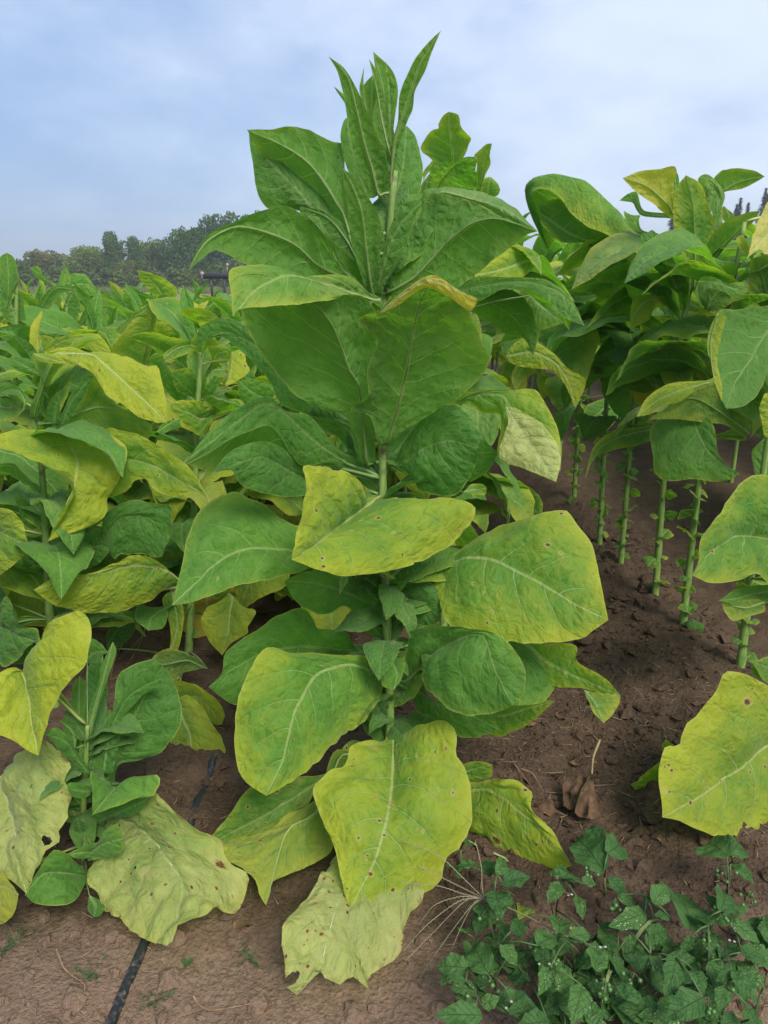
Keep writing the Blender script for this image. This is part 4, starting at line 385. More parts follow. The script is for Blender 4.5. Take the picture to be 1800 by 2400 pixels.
class G:
    """small node-graph writer"""
    def __init__(s, name):
        s.m, s.n, s.l = newmat(name)
    def put(s, sock, v):
        if isinstance(v, bpy.types.NodeSocket): s.l.new(v, sock)
        elif v is not None: sock.default_value = v
    def math(s, op, a, b=None, c=None, clamp=False):
        x = s.n.new('ShaderNodeMath'); x.operation = op; x.use_clamp = clamp
        s.put(x.inputs[0], a); s.put(x.inputs[1], b)
        if c is not None: s.put(x.inputs[2], c)
        return x.outputs[0]
    def rng(s, v, a, b, c=0., d=1., smooth=True):
        x = s.n.new('ShaderNodeMapRange'); x.interpolation_type = 'SMOOTHSTEP' if smooth else 'LINEAR'
        s.put(x.inputs[0], v); s.put(x.inputs[1], a); s.put(x.inputs[2], b); s.put(x.inputs[3], c); s.put(x.inputs[4], d)
        return x.outputs[0]
    def mix(s, f, a, b, mode='MIX'):
        x = s.n.new('ShaderNodeMix'); x.data_type = 'RGBA'; x.blend_type = mode
        col = lambda q: (*q, 1) if isinstance(q, tuple) and len(q) == 3 else q
        s.put(x.inputs[0], f); s.put(x.inputs[6], col(a)); s.put(x.inputs[7], col(b))
        return x.outputs[2]
    def noise(s, vec, scale, det=3, rough=.5, dist=0):
        x = s.n.new('ShaderNodeTexNoise'); s.put(x.inputs['Vector'], vec)
        x.inputs['Scale'].default_value = scale; x.inputs['Detail'].default_value = det
        x.inputs['Roughness'].default_value = rough; x.inputs['Distortion'].default_value = dist
        return x.outputs['Fac']
    def voro(s, vec, scale, feature='F1', out='Distance', rnd=1):
        x = s.n.new('ShaderNodeTexVoronoi'); x.feature = feature; s.put(x.inputs['Vector'], vec)
        x.inputs['Scale'].default_value = scale; x.inputs['Randomness'].default_value = rnd
        return x.outputs[out], x
    def out(s, sh):
        o = s.n.new('ShaderNodeOutputMaterial'); s.l.new(sh, o.inputs[0]); return s.m
    def bsdf(s, col, rough=.6, spec=.3, normal=None):
        x = s.n.new('ShaderNodeBsdfPrincipled'); col = (*col, 1) if isinstance(col, tuple) and len(col) == 3 else col
        s.put(x.inputs['Base Color'], col); s.put(x.inputs['Roughness'], rough)
        s.put(x.inputs['Specular IOR Level'], spec)
        if normal is not None: s.put(x.inputs['Normal'], normal)
        return x.outputs[0]
    def bump(s, h, strength=.5, dist=.002):
        x = s.n.new('ShaderNodeBump'); x.inputs['Strength'].default_value = strength; x.inputs['Distance'].default_value = dist
        s.put(x.inputs['Height'], h); return x.outputs[0]

def leaf_material():
    g = G('tobacco_leaf_blade'); n = g.n
    uv = n.new('ShaderNodeUVMap'); uv.uv_map = 'blade'
    um = n.new('ShaderNodeUVMap'); um.uv_map = 'metric'
    oi = n.new('ShaderNodeObjectInfo')
    cs = n.new('ShaderNodeSeparateColor'); g.l.new(oi.outputs['Color'], cs.inputs[0])
    yel, pale, dark, spots = cs.outputs[0], cs.outputs[1], cs.outputs[2], oi.outputs['Alpha']
    sep = n.new('ShaderNodeSeparateXYZ'); g.l.new(uv.outputs[0], sep.inputs[0])
    sm = n.new('ShaderNodeSeparateXYZ'); g.l.new(um.outputs[0], sm.inputs[0])
    off = g.math('MULTIPLY', oi.outputs['Random'], 17.0)
    cmb = n.new('ShaderNodeCombineXYZ'); g.l.new(sm.outputs[0], cmb.inputs[0]); g.l.new(sm.outputs[1], cmb.inputs[1]); g.l.new(off, cmb.inputs[2])
    vec = cmb.outputs[0]
    su = g.math('SUBTRACT', sep.outputs[0], .5)
    s_ = g.math('MULTIPLY', g.math('ABSOLUTE', su), 2.0)
    side = g.math('SIGN', su); t = sep.outputs[1]
    wob = g.math('SUBTRACT', g.noise(vec, 7, 2), .5)
    # lateral veins
    q = g.math('SUBTRACT', t, g.math('MULTIPLY', g.math('POWER', s_, 1.15), .17))
    q = g.math('ADD', g.math('MULTIPLY', q, 8.0), g.math('MULTIPLY', side, .22))
    q = g.math('ADD', q, g.math('MULTIPLY', wob, .6))
    tri = g.math('MULTIPLY', g.math('PINGPONG', q, .5), 2.0)
    wd = g.rng(s_, 0., .95, .075, .02, False)
    vein = g.rng(tri, 0., wd, 1., 0.)
    vein = g.math('MULTIPLY', vein, g.rng(s_, .0, .97, 1., .35, False))
    groove = g.rng(tri, 0., g.math('MULTIPLY', wd, 3.2), 0., 1.)
    # mid-rib
    ax = g.math('ABSOLUTE', sm.outputs[0])
    rib = g.rng(ax, g.rng(t, 0., 1., .0036, .0006, False), g.rng(t, 0., 1., .0055, .0016, False), 1., 0.)
    vein = g.math('MAXIMUM', vein, rib)
    # net of small veins
    dv = n.new('ShaderNodeVectorMath'); dv.operation = 'ADD'; g.l.new(vec, dv.inputs[0])
    dn = n.new('ShaderNodeTexNoise'); dn.inputs['Scale'].default_value = 30; g.l.new(vec, dn.inputs[0])
    dsc = n.new('ShaderNodeVectorMath'); dsc.operation = 'SCALE'; dsc.inputs['Scale'].default_value = .02; g.l.new(dn.outputs['Color'], dsc.inputs[0])
    g.l.new(dsc.outputs[0], dv.inputs[1])
    net, _ = g.voro(dv.outputs[0], 42, 'DISTANCE_TO_EDGE')
    net2, _ = g.voro(dv.outputs[0], 150, 'DISTANCE_TO_EDGE')
    netl = g.rng(net, 0., .055, 1., 0.)
    big = g.noise(vec, 9, 4, .6); mid = g.noise(vec, 42, 4, .6); fine = g.noise(vec, 240, 2)
    # greens
    green = g.mix(g.rng(big, .3, .7), (.092, .240, .026), (.132, .300, .036))
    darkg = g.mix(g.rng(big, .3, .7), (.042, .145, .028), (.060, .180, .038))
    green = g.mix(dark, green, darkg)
    # yellowing: blotchy between the veins, stronger at margin and tip
    yloc = g.math('ADD', yel, g.math('MULTIPLY', g.math('SUBTRACT', big, .5), .75))
    yloc = g.math('ADD', yloc, g.math('MULTIPLY', g.math('SUBTRACT', mid, .5), .7))
    yloc = g.math('ADD', yloc, g.math('MULTIPLY', g.math('SUBTRACT', g.math('POWER', s_, 2.2), .3), .42))
    yloc = g.math('ADD', yloc, g.math('MULTIPLY', g.math('SUBTRACT', g.math('POWER', t, 2.), .3), .34))
    yloc = g.math('SUBTRACT', yloc, g.math('MULTIPLY', g.math('SUBTRACT', 1., groove), .12))
    yf = g.rng(yloc, .10, .95)
    yf = g.math('MULTIPLY', yf, g.rng(yel, 0., .25))
    yellow = g.mix(g.rng(yel, .7, 1.), (.400, .440, .030), (.54, .41, .045))
    col = g.mix(yf, green, yellow)
    pl = g.rng(g.math('ADD', pale, g.math('MULTIPLY', g.math('SUBTRACT', big, .5), .8)), .25, 1.05)
    col = g.mix(pl, col, g.mix(yel, (.42, .46, .17), (.56, .52, .17)))
    # young dusty bloom of leaf hairs
    col = g.mix(g.math('MULTIPLY', pale, g.rng(yel, 0., .3, .24, 0.)), col, (.33, .46, .24))
    # tonal mottling, net veins, veins, edge
    col = g.mix(g.rng(mid, .32, .68, .0, .34), col, g.mix(.5, col, (.02, .06, .01)))
    col = g.mix(g.math('MULTIPLY', netl, .16), col, (.30, .38, .10))
    col = g.mix(g.math('MULTIPLY', vein, g.rng(dark, 0., .6, .62, .36)), col, g.mix(yel, (.30, .42, .14), (.58, .56, .27)))
    edge = g.rng(s_, .955, .99)
    col = g.mix(g.math('MULTIPLY', edge, .45), col, (.42, .45, .10))
    # underside: paler, duller
    geo = n.new('ShaderNodeNewGeometry')
    under = g.mix(.42, col, g.mix(yf, (.115, .215, .062), (.34, .36, .10)))
    under = g.mix(g.math('MULTIPLY', vein, .75), under, (.26, .38, .13))
    col = g.mix(geo.outputs['Backfacing'], col, under)
    # necrotic flecks, scattered by cell
    thr = g.math('SUBTRACT', 1., g.math('MULTIPLY', g.math('POWER', spots, 1.5), .62))
    def flecks(scale, r0):
        d, vn = g.voro(vec, scale)
        cr = n.new('ShaderNodeSeparateColor'); g.l.new(vn.outputs['Color'], cr.inputs[0])
        on = g.math('GREATER_THAN', cr.outputs[0], thr)
        rad = g.math('MULTIPLY', cr.outputs[1], r0)
        dd = g.math('ADD', d, g.math('MULTIPLY', g.math('SUBTRACT', fine, .5), .22))
        return g.math('MULTIPLY', on, g.rng(dd, g.math('MULTIPLY', rad, .5), rad, 1., 0.)), g.math('MULTIPLY', on, g.rng(dd, rad, g.math('MULTIPLY', rad, 1.7), 1., 0.))
    f1, h1 = flecks(17, g.rng(spots, .4, .9, .22, .36)); f2, h2 = flecks(62, .36)
    fl = g.math('MAXIMUM', f1, f2)
    col = g.mix(g.math('MULTIPLY', g.math('MAXIMUM', h1, h2), .6), col, (.46, .40, .14))
    col = g.mix(g.math('MULTIPLY', fl, .95), col, g.mix(g.rng(fine, .4, .6), (.055, .022, .010), (.20, .085, .03)))
    tipb = g.rng(g.math('ADD', g.math('MULTIPLY', t, s_), g.math('MULTIPLY', g.math('SUBTRACT', mid, .5), .5)), .93, 1.08)
    col = g.mix(g.math('MULTIPLY', tipb, g.math('MULTIPLY', yel, .8)), col, (.42, .25, .07))
    rim = g.rng(g.math('ADD', g.math('POWER', s_, 3.), g.math('MULTIPLY', g.math('SUBTRACT', mid, .5), 1.1)), .93, 1.12)
    col = g.mix(g.math('MULTIPLY', rim, g.rng(pale, .5, .8, 0., .85)), col, (.24, .135, .055))
    # relief
    h = g.math('ADD', g.math('MULTIPLY', g.rng(net, 0., .48), .75), g.math('MULTIPLY', g.rng(net2, 0., .4), .14))
    h = g.math('ADD', h, g.math('MULTIPLY', groove, .22))
    h = g.math('ADD', h, g.math('MULTIPLY', mid, .7))
    flip = g.math('SUBTRACT', 1., g.math('MULTIPLY', geo.outputs['Backfacing'], 1.0))
    bmp = n.new('ShaderNodeBump'); bmp.inputs['Strength'].default_value = .85; bmp.inputs['Distance'].default_value = .0050
    g.l.new(h, bmp.inputs['Height'])
    rough = g.math('ADD', g.rng(fine, .3, .7, .56, .72), g.math('MULTIPLY', geo.outputs['Backfacing'], .15))
    sh = g.bsdf(col, rough, g.rng(geo.outputs['Backfacing'], 0., 1., .30, .15), bmp.outputs[0])
    pb = sh.node; pb.inputs['Sheen Weight'].default_value = .16; pb.inputs['Sheen Roughness'].default_value = .45; pb.inputs['Sheen Tint'].default_value = (.9, 1, .85, 1)
    tr = n.new('ShaderNodeBsdfTranslucent'); g.l.new(bmp.outputs[0], tr.inputs['Normal'])
    tcol = g.mix(1., col, (1.35, 1.7, .35), 'MULTIPLY')
    g.l.new(tcol, tr.inputs[0])
    ms = n.new('ShaderNodeMixShader'); ms.inputs[0].default_value = .48
    g.l.new(sh, ms.inputs[1]); g.l.new(tr.outputs[0], ms.inputs[2])
    hd, hv = g.voro(vec, 13); hc = n.new('ShaderNodeSeparateColor'); g.l.new(hv.outputs['Color'], hc.inputs[0])
    hdd = g.math('ADD', hd, g.math('MULTIPLY', g.math('SUBTRACT', mid, .5), .30))
    hole = g.math('MULTIPLY', g.math('GREATER_THAN', hc.outputs[0], g.rng(spots, .35, .9, .92, .55, False)), g.math('LESS_THAN', hdd, g.math('MULTIPLY', hc.outputs[1], .22)))
    hole = g.math('MULTIPLY', hole, g.math('GREATER_THAN', spots, .38))
    tp = n.new('ShaderNodeBsdfTransparent'); mh = n.new('ShaderNodeMixShader')
    g.l.new(hole, mh.inputs[0]); g.l.new(ms.outputs[0], mh.inputs[1]); g.l.new(tp.outputs[0], mh.inputs[2])
    return g.out(mh.outputs[0])

def stem_material():
    g = G('tobacco_stem_skin')
    tcn = g.n.new('ShaderNodeTexCoord'); v = tcn.outputs['Object']
    mpn = g.n.new('ShaderNodeMapping'); mpn.inputs['Scale'].default_value = (1, 1, .12); g.l.new(v, mpn.inputs[0])
    st = g.noise(mpn.outputs[0], 120, 4); bl = g.noise(v, 22, 4)
    col = g.mix(g.rng(st, .35, .65), (.13, .225, .045), (.20, .285, .075))
    col = g.mix(g.rng(bl, .58, .75), col, (.10, .085, .03))
    col = g.mix(g.math('MULTIPLY', g.rng(bl, .3, .45, 1., 0.), .5), col, (.06, .14, .025))
    return g.out(g.bsdf(col, .55, .3, g.bump(st, .4, .002)))

def rib_material():
    g = G('leaf_rib_skin'); oi = g.n.new('ShaderNodeObjectInfo')
    cs = g.n.new('ShaderNodeSeparateColor'); g.l.new(oi.outputs['Color'], cs.inputs[0])
    tcn = g.n.new('ShaderNodeTexCoord'); nn = g.noise(tcn.outputs['Object'], 60, 3)
    col = g.mix(cs.outputs[0], (.12, .21, .05), (.34, .36, .11))
    col = g.mix(cs.outputs[1], col, (.46, .46, .26)); col = g.mix(g.math('MULTIPLY', cs.outputs[2], .5), col, (.10, .20, .06))
    col = g.mix(g.rng(nn, .4, .7, 0., .3), col, (.09, .15, .03))
    return g.out(g.bsdf(col, .5, .35))

def soil_material():
    g = G('brown_soil'); geo = g.n.new('ShaderNodeNewGeometry'); P = geo.outputs['Position']
    a = g.noise(P, 1.3, 5, .6); b = g.noise(P, 9, 6, .65); c = g.noise(P, 60, 5, .7); d = g.noise(P, 260, 3, .6)
    col = g.mix(g.rng(b, .3, .7), (.060, .039, .026), (.106, .071, .047))
    col = g.mix(g.rng(c, .35, .7, 0., .75), col, (.125, .082, .052))
    col = g.mix(g.rng(d, .5, .8, 0., .7), col, (.035, .023, .016))
    # dry, pale crusted patch: the wheel track at the near headland, and dry crust here and there
    sp = g.n.new('ShaderNodeSeparateXYZ'); g.l.new(P, sp.inputs[0])
    dry = g.math('ADD', g.rng(sp.outputs[1], 1.20, 1.62, .75, 0.), g.math('MULTIPLY', g.math('SUBTRACT', b, .5), .8))
    dry = g.math('ADD', dry, g.rng(a, .52, .72, 0., .35))
    dry = g.math('ADD', dry, g.rng(sp.outputs[1], 14., 30., 0., .9))
    col = g.mix(g.rng(dry, .1, .8, 0., .85), col, g.mix(g.rng(c, .3, .7), (.200, .132, .088), (.285, .195, .132)))
    cr, _ = g.voro(P, 26, 'DISTANCE_TO_EDGE')
    w, _ = g.voro(P, 90)
    h = g.math('ADD', g.math('MULTIPLY', c, 1.), g.math('MULTIPLY', d, .5))
    h = g.math('ADD', h, g.math('MULTIPLY', b, .8)); h = g.math('SUBTRACT', h, g.math('MULTIPLY', w, .5))
    return g.out(g.bsdf(col, .92, .12, g.bump(h, 1.0, .012)))

def plain(name, col, rough=.6, spec=.3, var=None, scale=30, bump=0):
    g = G(name); tcn = g.n.new('ShaderNodeTexCoord'); nn = g.noise(tcn.outputs['Object'], scale, 5, .6)
    c = g.mix(g.rng(nn, .3, .7), col, var or tuple(x * .65 for x in col))
    return g.out(g.bsdf(c, rough, spec, g.bump(nn, .6, bump) if bump else None))

def foliage_material(name, a, b, trans=.25):
    g = G(name); geo = g.n.new('ShaderNodeNewGeometry'); oi = g.n.new('ShaderNodeObjectInfo')
    nn = g.noise(geo.outputs['Position'], .8, 3); n2 = g.noise(geo.outputs['Position'], 6, 2)
    c = g.mix(g.rng(nn, .35, .65), a, b); c = g.mix(g.rng(n2, .4, .7, 0, .5), c, tuple(x * .55 for x in a))
    c = g.mix(1., c, oi.outputs['Color'], 'MULTIPLY')
    tr = g.n.new('ShaderNodeBsdfTranslucent'); g.l.new(c, tr.inputs[0])
    ms = g.n.new('ShaderNodeMixShader'); ms.inputs[0].default_value = trans
    g.l.new(g.bsdf(c, .7, .15), ms.inputs[1]); g.l.new(tr.outputs[0], ms.inputs[2])
    return g.out(ms.outputs[0])

def weed_material():
    g = G('nightshade_leaf_blade'); n = g.n
    uv = n.new('ShaderNodeUVMap'); uv.uv_map = 'blade'; oi = n.new('ShaderNodeObjectInfo')
    sep = n.new('ShaderNodeSeparateXYZ'); g.l.new(uv.outputs[0], sep.inputs[0])
    tcn = n.new('ShaderNodeTexCoord'); vec = n.new('ShaderNodeVectorMath'); vec.operation = 'ADD'
    g.l.new(tcn.outputs['Object'], vec.inputs[0])
    cx = n.new('ShaderNodeCombineXYZ'); g.l.new(g.math('MULTIPLY', oi.outputs['Random'], 9.), cx.inputs[2]); g.l.new(cx.outputs[0], vec.inputs[1])
    V = vec.outputs[0]
    su = g.math('SUBTRACT', sep.outputs[0], .5); s_ = g.math('MULTIPLY', g.math('ABSOLUTE', su), 2.)
    q = g.math('MULTIPLY', g.math('SUBTRACT', sep.outputs[1], g.math('MULTIPLY', s_, .28)), 6.)
    tri = g.math('MULTIPLY', g.math('PINGPONG', g.math('ADD', q, g.math('MULTIPLY', g.math('SIGN', su), .2)), .5), 2.)
    vein = g.math('MAXIMUM', g.rng(tri, 0., .13, 1., 0.), g.rng(s_, .0, .06, 1., 0.))
    big = g.noise(V, 4, 3)
    col = g.mix(g.rng(big, .3, .7), (.031, .092, .024), (.056, .130, .036))
    col = g.mix(g.rng(oi.outputs['Random'], .0, 1., 0., .8, False), col, (.075, .165, .038))
    col = g.mix(g.math('MULTIPLY', vein, .28), col, (.16, .26, .10))
    d, vn = g.voro(V, 20); cr = n.new('ShaderNodeSeparateColor'); g.l.new(vn.outputs['Color'], cr.inputs[0])
    patch = g.rng(g.noise(V, 3.5, 2), .5, .62)
    on = g.math('MULTIPLY', g.math('GREATER_THAN', cr.outputs[0], .62), g.math('MULTIPLY', patch, g.math('GREATER_THAN', oi.outputs['Random'], .62)))
    col = g.mix(g.math('MULTIPLY', on, g.rng(d, .22, .42, .9, 0.)), col, (.50, .48, .36))
    h = g.math('SUBTRACT', big, g.math('MULTIPLY', vein, .5))
    sh = g.bsdf(col, .6, .2, g.bump(h, .7, .02))
    tr = n.new('ShaderNodeBsdfTranslucent'); g.l.new(g.mix(1., col, (1.3, 1.6, .5), 'MULTIPLY'), tr.inputs[0])
    ms = n.new('ShaderNodeMixShader'); ms.inputs[0].default_value = .25
    g.l.new(sh, ms.inputs[1]); g.l.new(tr.outputs[0], ms.inputs[2])
    return g.out(ms.outputs[0])

M_LEAF, M_STEM, M_RIB, M_SOIL, M_WEED = leaf_material(), stem_material(), rib_material(), soil_material(), weed_material()

# ---------------------------------------------------------------- ground
def height(x, y):
    x, y = np.asarray(x, float), np.asarray(y, float)
    near = np.clip((16 - y) / 8, 0, 1)
    # low planting ridges under the rows, hollow between, a wheel-flattened headland in front
    rowf = np.zeros_like(x)
    for rx in (-4.1, -3.0, -1.9, -.75, .05, 1.3, 2.45, 3.6, 4.8):
        rowf = np.maximum(rowf, np.exp(-((x - rx) / .27) ** 2))
    ridge = .05 * rowf * np.clip((y - 1.45) / .5, 0, 1) * near
    furrow = -.035 * np.exp(-((x - .72) / .26) ** 2) * np.clip((y - 1.4) / .6, 0, 1) * near
    z = ridge + furrow - .03
    z = z + near * (.016 * nz(x * 2.6, y * 2.6, 0, 1) + .012 * nz(x * 7, y * 7, 0, 2))
    rough = .35 + .65 * np.clip((y - 1.35) / .4, 0, 1)
    z = z + near * rough * (.013 * nz(x * 17, y * 17, 0, 3) + .010 * np.abs(nz(x * 38, y * 38, 0, 4)) + .004 * nz(x * 80, y * 80, 0, 5))
    return z

def axis(segs):
    out = []
    for a, b, st in segs: out += list(np.arange(a, b, st))
    return np.array(out + [segs[-1][1]])
far = [16, 20, 26, 34, 45, 60, 80, 110, 150, 220, 320, 480, 700, 1000, 1500]
xs = np.r_[-np.array(far[::-1], float), axis([(-12, -3, .25), (-3, -1.3, .045), (-1.3, 1.9, .0125), (1.9, 3.5, .05), (3.5, 12, .3)]), np.array(far, float)]
ys = np.r_[[-400., -100, -30, -10, -4, -1], axis([(0, .9, .15), (.9, 2.7, .0125), (2.7, 5.5, .03), (5.5, 12, .12)]), np.array(far, float), [2200.]]
X, Y = np.meshgrid(xs, ys)
Z = height(X, Y)
nx, ny = len(xs), len(ys)
idx = np.arange(nx * ny).reshape(ny, nx)
F = np.stack([idx[:-1, :-1], idx[:-1, 1:], idx[1:, 1:], idx[1:, :-1]], -1).reshape(-1, 4)
gm = bpy.data.meshes.new('soil_ground')
gm.vertices.add(nx * ny); gm.vertices.foreach_set('co', np.stack([X, Y, Z], -1).astype(np.float32).ravel())
gm.loops.add(F.size); gm.loops.foreach_set('vertex_index', F.ravel().astype(np.int32))
gm.polygons.add(len(F)); gm.polygons.foreach_set('loop_start', np.arange(0, F.size, 4, dtype=np.int32))
gm.polygons.foreach_set('use_smooth', np.ones(len(F), bool)); gm.update(calc_edges=True)
gm.materials.append(M_SOIL)
tag(link('soil_ground', gm), 'brown crumbly soil of the tobacco field', kind='structure')

# clods and crumbs lying on the soil
mb = MB()
tv = np.array([(1, 0, 0), (-1, 0, 0), (0, 1, 0), (0, -1, 0), (0, 0, 1), (0, 0, -1)], float)
tf = [(0, 2, 4), (2, 1, 4), (1, 3, 4), (3, 0, 4), (2, 0, 5), (1, 2, 5), (3, 1, 5), (0, 3, 5)]
sv = [tuple(v) for v in tv]; sf = []
for (a, b, c) in tf:
    m = []
    for p, q in ((a, b), (b, c), (c, a)):
        w = (tv[p] + tv[q]); w /= np.linalg.norm(w); m.append(len(sv)); sv.append(tuple(w))
    sf += [(a, m[0], m[2]), (m[0], b, m[1]), (m[2], m[1], c), (m[0], m[1], m[2])]
sv = np.array(sv)
for k in range(8000):
    u = rng.random()
    if u < .55: x, y = rng.uniform(-1.1, 1.0), rng.uniform(1.0, 2.4)
    elif u < .9: x, y = rng.uniform(.15, 1.5), rng.uniform(1.4, 4.2)
    else: x, y = rng.uniform(-2, 2), rng.uniform(2, 5)
    if y < 1.45 and x < .1 and rng.random() < .25: continue
    r = .0018 + .022 * rng.random() ** 9 + .003 * rng.random()
    if y > 2.5: r *= 1.5
    v = sv * (1 + .6 * nz(sv[:, 0] * 2.3 + k, sv[:, 1] * 2.3, sv[:, 2] * 2.3, 9))[:, None] * np.array([r * rng.uniform(.8, 1.3), r * rng.uniform(.8, 1.3), r * rng.uniform(.5, .9)])
    a = rng.uniform(0, 6.28); ca, sa = math.cos(a), math.sin(a)
    v = np.stack([v[:, 0] * ca - v[:, 1] * sa + x, v[:, 0] * sa + v[:, 1] * ca + y, v[:, 2] + float(height(x, y)) + r * .15], 1)
    mb.add(v, sf)
tag(mb.build('soil_clods', M_SOIL, smooth=False), 'loose soil clods and crumbs lying on the field', kind='stuff')
# straw, chaff and root bits
mb = MB()
for k in range(1300):
    x, y = (rng.uniform(-1.0, 1.2), rng.uniform(1.1, 3.0)) if k % 3 else (rng.uniform(.2, 1.2), rng.uniform(1.7, 2.5))
    a = rng.uniform(0, 6.28); L = rng.uniform(.004, .012) + .03 * rng.random() ** 4; z = float(height(x, y)) + .003
    P = [(x + math.cos(a) * L * i + rng.uniform(-.002, .002), y + math.sin(a) * L * i + rng.uniform(-.002, .002), z + rng.uniform(0, .004)) for i in range(3)]
    mb.tube(P, rng.uniform(.0005, .0016), 4)
tag(mb.build('straw_bits', plain('dry_straw', (.26, .19, .11), .8, .2, (.13, .09, .05))), 'dry straw and root bits scattered on the soil', kind='stuff')

# ---------------------------------------------------------------- tobacco leaves
def leaf_mesh(name, mid, lft, rgt, nu=46, nv=14, seed=0, bulge=.10, quilt=1.0, ripple=1.0, crumple=0.0, ragged=.3):
    M, L, Q = spline(mid, nu), spline(lft, nu), spline(rgt, nu)
    t = np.linspace(0, 1, nu)[:, None]
    j = np.linspace(-1, 1, 2 * nv + 1)[None, :]
    s = np.abs(j)
    s = s ** .9
    # slight unevenness of the outline
    lob = 1 + .035 * nz(t * 9, 0, seed * 3.1, 11) * np.sin(np.pi * t) + .012 * nz(t * 34, 0, seed * 3.1, 12)
    lob2 = 1 + .035 * nz(t * 9, 5, seed * 3.1, 13) * np.sin(np.pi * t) + .012 * nz(t * 34, 5, seed * 3.1, 12)
    bite = lambda o: 1 - ragged * (.10 * np.clip(nz(t * 15, o, seed * 1.9, 14) - .25, 0, 1) + .22 * np.clip(nz(t * 24, o, seed * 2.7, 15) - .55, 0, 1) + .012 * nz(t * 40, o, seed, 16)) * np.sin(np.pi * t) ** .5
    lob, lob2 = lob * bite(0), lob2 * bite(7)
    side = np.where(j[..., None] < 0, (L - M)[:, None, :] * lob[:, :, None], (Q - M)[:, None, :] * lob2[:, :, None])
    P = M[:, None, :] + side * s[..., None]
    wl = np.linalg.norm(L - M, axis=1)[:, None]; wr = np.linalg.norm(Q - M, axis=1)[:, None]
    hw = np.where(j < 0, wl, wr)
    size = float(max(wl.max() + wr.max(), .02))
    length = float(np.linalg.norm(np.diff(M, axis=0), axis=1).sum())
    def normals(P):
        a = np.gradient(P, axis=1); b = np.gradient(P, axis=0)
        n = np.cross(a, b); return n / np.maximum(np.linalg.norm(n, axis=2, keepdims=True), 1e-9)
    N = normals(P)
    # smooth the normal field a little so that displaced folds stay soft
    for _ in range(2):
        N[1:-1] = (N[:-2] + N[1:-1] + N[2:]) / 3
        N[:, 1:-1] = (N[:, :-2] + N[:, 1:-1] + N[:, 2:]) / 3
    env = np.sin(np.pi * np.clip(t, 0, 1)) ** .5
    d = bulge * hw * np.sin(np.pi * s ** .8) * env
    # blistered panels between the side veins
    ph = (t - .17 * s ** 1.15) * 8 + .16 * nz(j * 2.2, t * 5, seed * 3.3, 31) + np.where(j < 0, -.22, .22)
    pv = np.abs(np.sin(np.pi * ph)) ** .7 * (.6 + .5 * nz(j * 3, t * 7, seed * 1.3, 32))
    amp = min(.0085, .034 * size) * quilt
    d = d + amp * (pv - .5) * (s * (1.25 - s)) * 2.4 * env
    X2, Y2 = j * hw, t * length
    d = d + quilt * min(.0064, .025 * size) * (nz(X2 * 34, Y2 * 34, seed * 1.7, 21) + .5 * np.abs(nz(X2 * 62, Y2 * 62, seed * 1.7, 27))) * env
    d = d + min(.011, .035 * size) * nz(X2 * 11, Y2 * 11, seed * 1.7, 22) * env
    d = d + crumple * .012 * (np.abs(nz(X2 * 22, Y2 * 22, seed, 23)) + .6 * nz(X2 * 45, Y2 * 45, seed, 24))
    rp = ripple * min(.014, .045 * size) * s ** 3.5 * np.sin(np.pi * t) ** .4
    d = d + rp * (nz(t * 7, j * .6, seed * 2.3, 25) + .6 * nz(t * 16, j * .6, seed * 2.3, 26))
    P = P + N * d[..., None]
    nj = 2 * nv + 1
    idx = np.arange(nu * nj).reshape(nu, nj)
    F = np.stack([idx[:-1, :-1], idx[:-1, 1:], idx[1:, 1:], idx[1:, :-1]], -1).reshape(-1, 4)
    me = bpy.data.meshes.new(name)
    me.vertices.add(nu * nj); me.vertices.foreach_set('co', P.astype(np.float32).ravel())
    me.loops.add(F.size); me.loops.foreach_set('vertex_index', F.ravel().astype(np.int32))
    me.polygons.add(len(F)); me.polygons.foreach_set('loop_start', np.arange(0, F.size, 4, dtype=np.int32))
    me.polygons.foreach_set('use_smooth', np.ones(len(F), bool)); me.update(calc_edges=True)
    ub = np.stack(np.broadcast_arrays(j * .5 + .5, t), -1).reshape(-1, 2)
    um = np.stack(np.broadcast_arrays(X2, Y2), -1).reshape(-1, 2)
    for nm, u in (('blade', ub), ('metric', um)):
        me.uv_layers.new(name=nm).data.foreach_set('uv', u[F.ravel()].astype(np.float32).ravel())
    me.materials.append(M_LEAF)
    Pm = P[:, nv, :]; Nm = N[:, nv, :]
    return me, Pm, Nm, length

def stem_mb(P, r0, r1, seed=0, knob=True):
    """P: points base..top"""
    n = 40; Q = spline(P, n); rr = []
    for i in range(n):
        f = i / (n - 1); r = r0 + (r1 - r0) * f
        if i == 0: r *= 1.35
        if knob and i % 4 == 2: r *= 1.10
        rr.append(r * (1 + .04 * math.sin(i * 2.3 + seed)))
    m = MB(); m.tube(Q, rr, 12); return m, Q

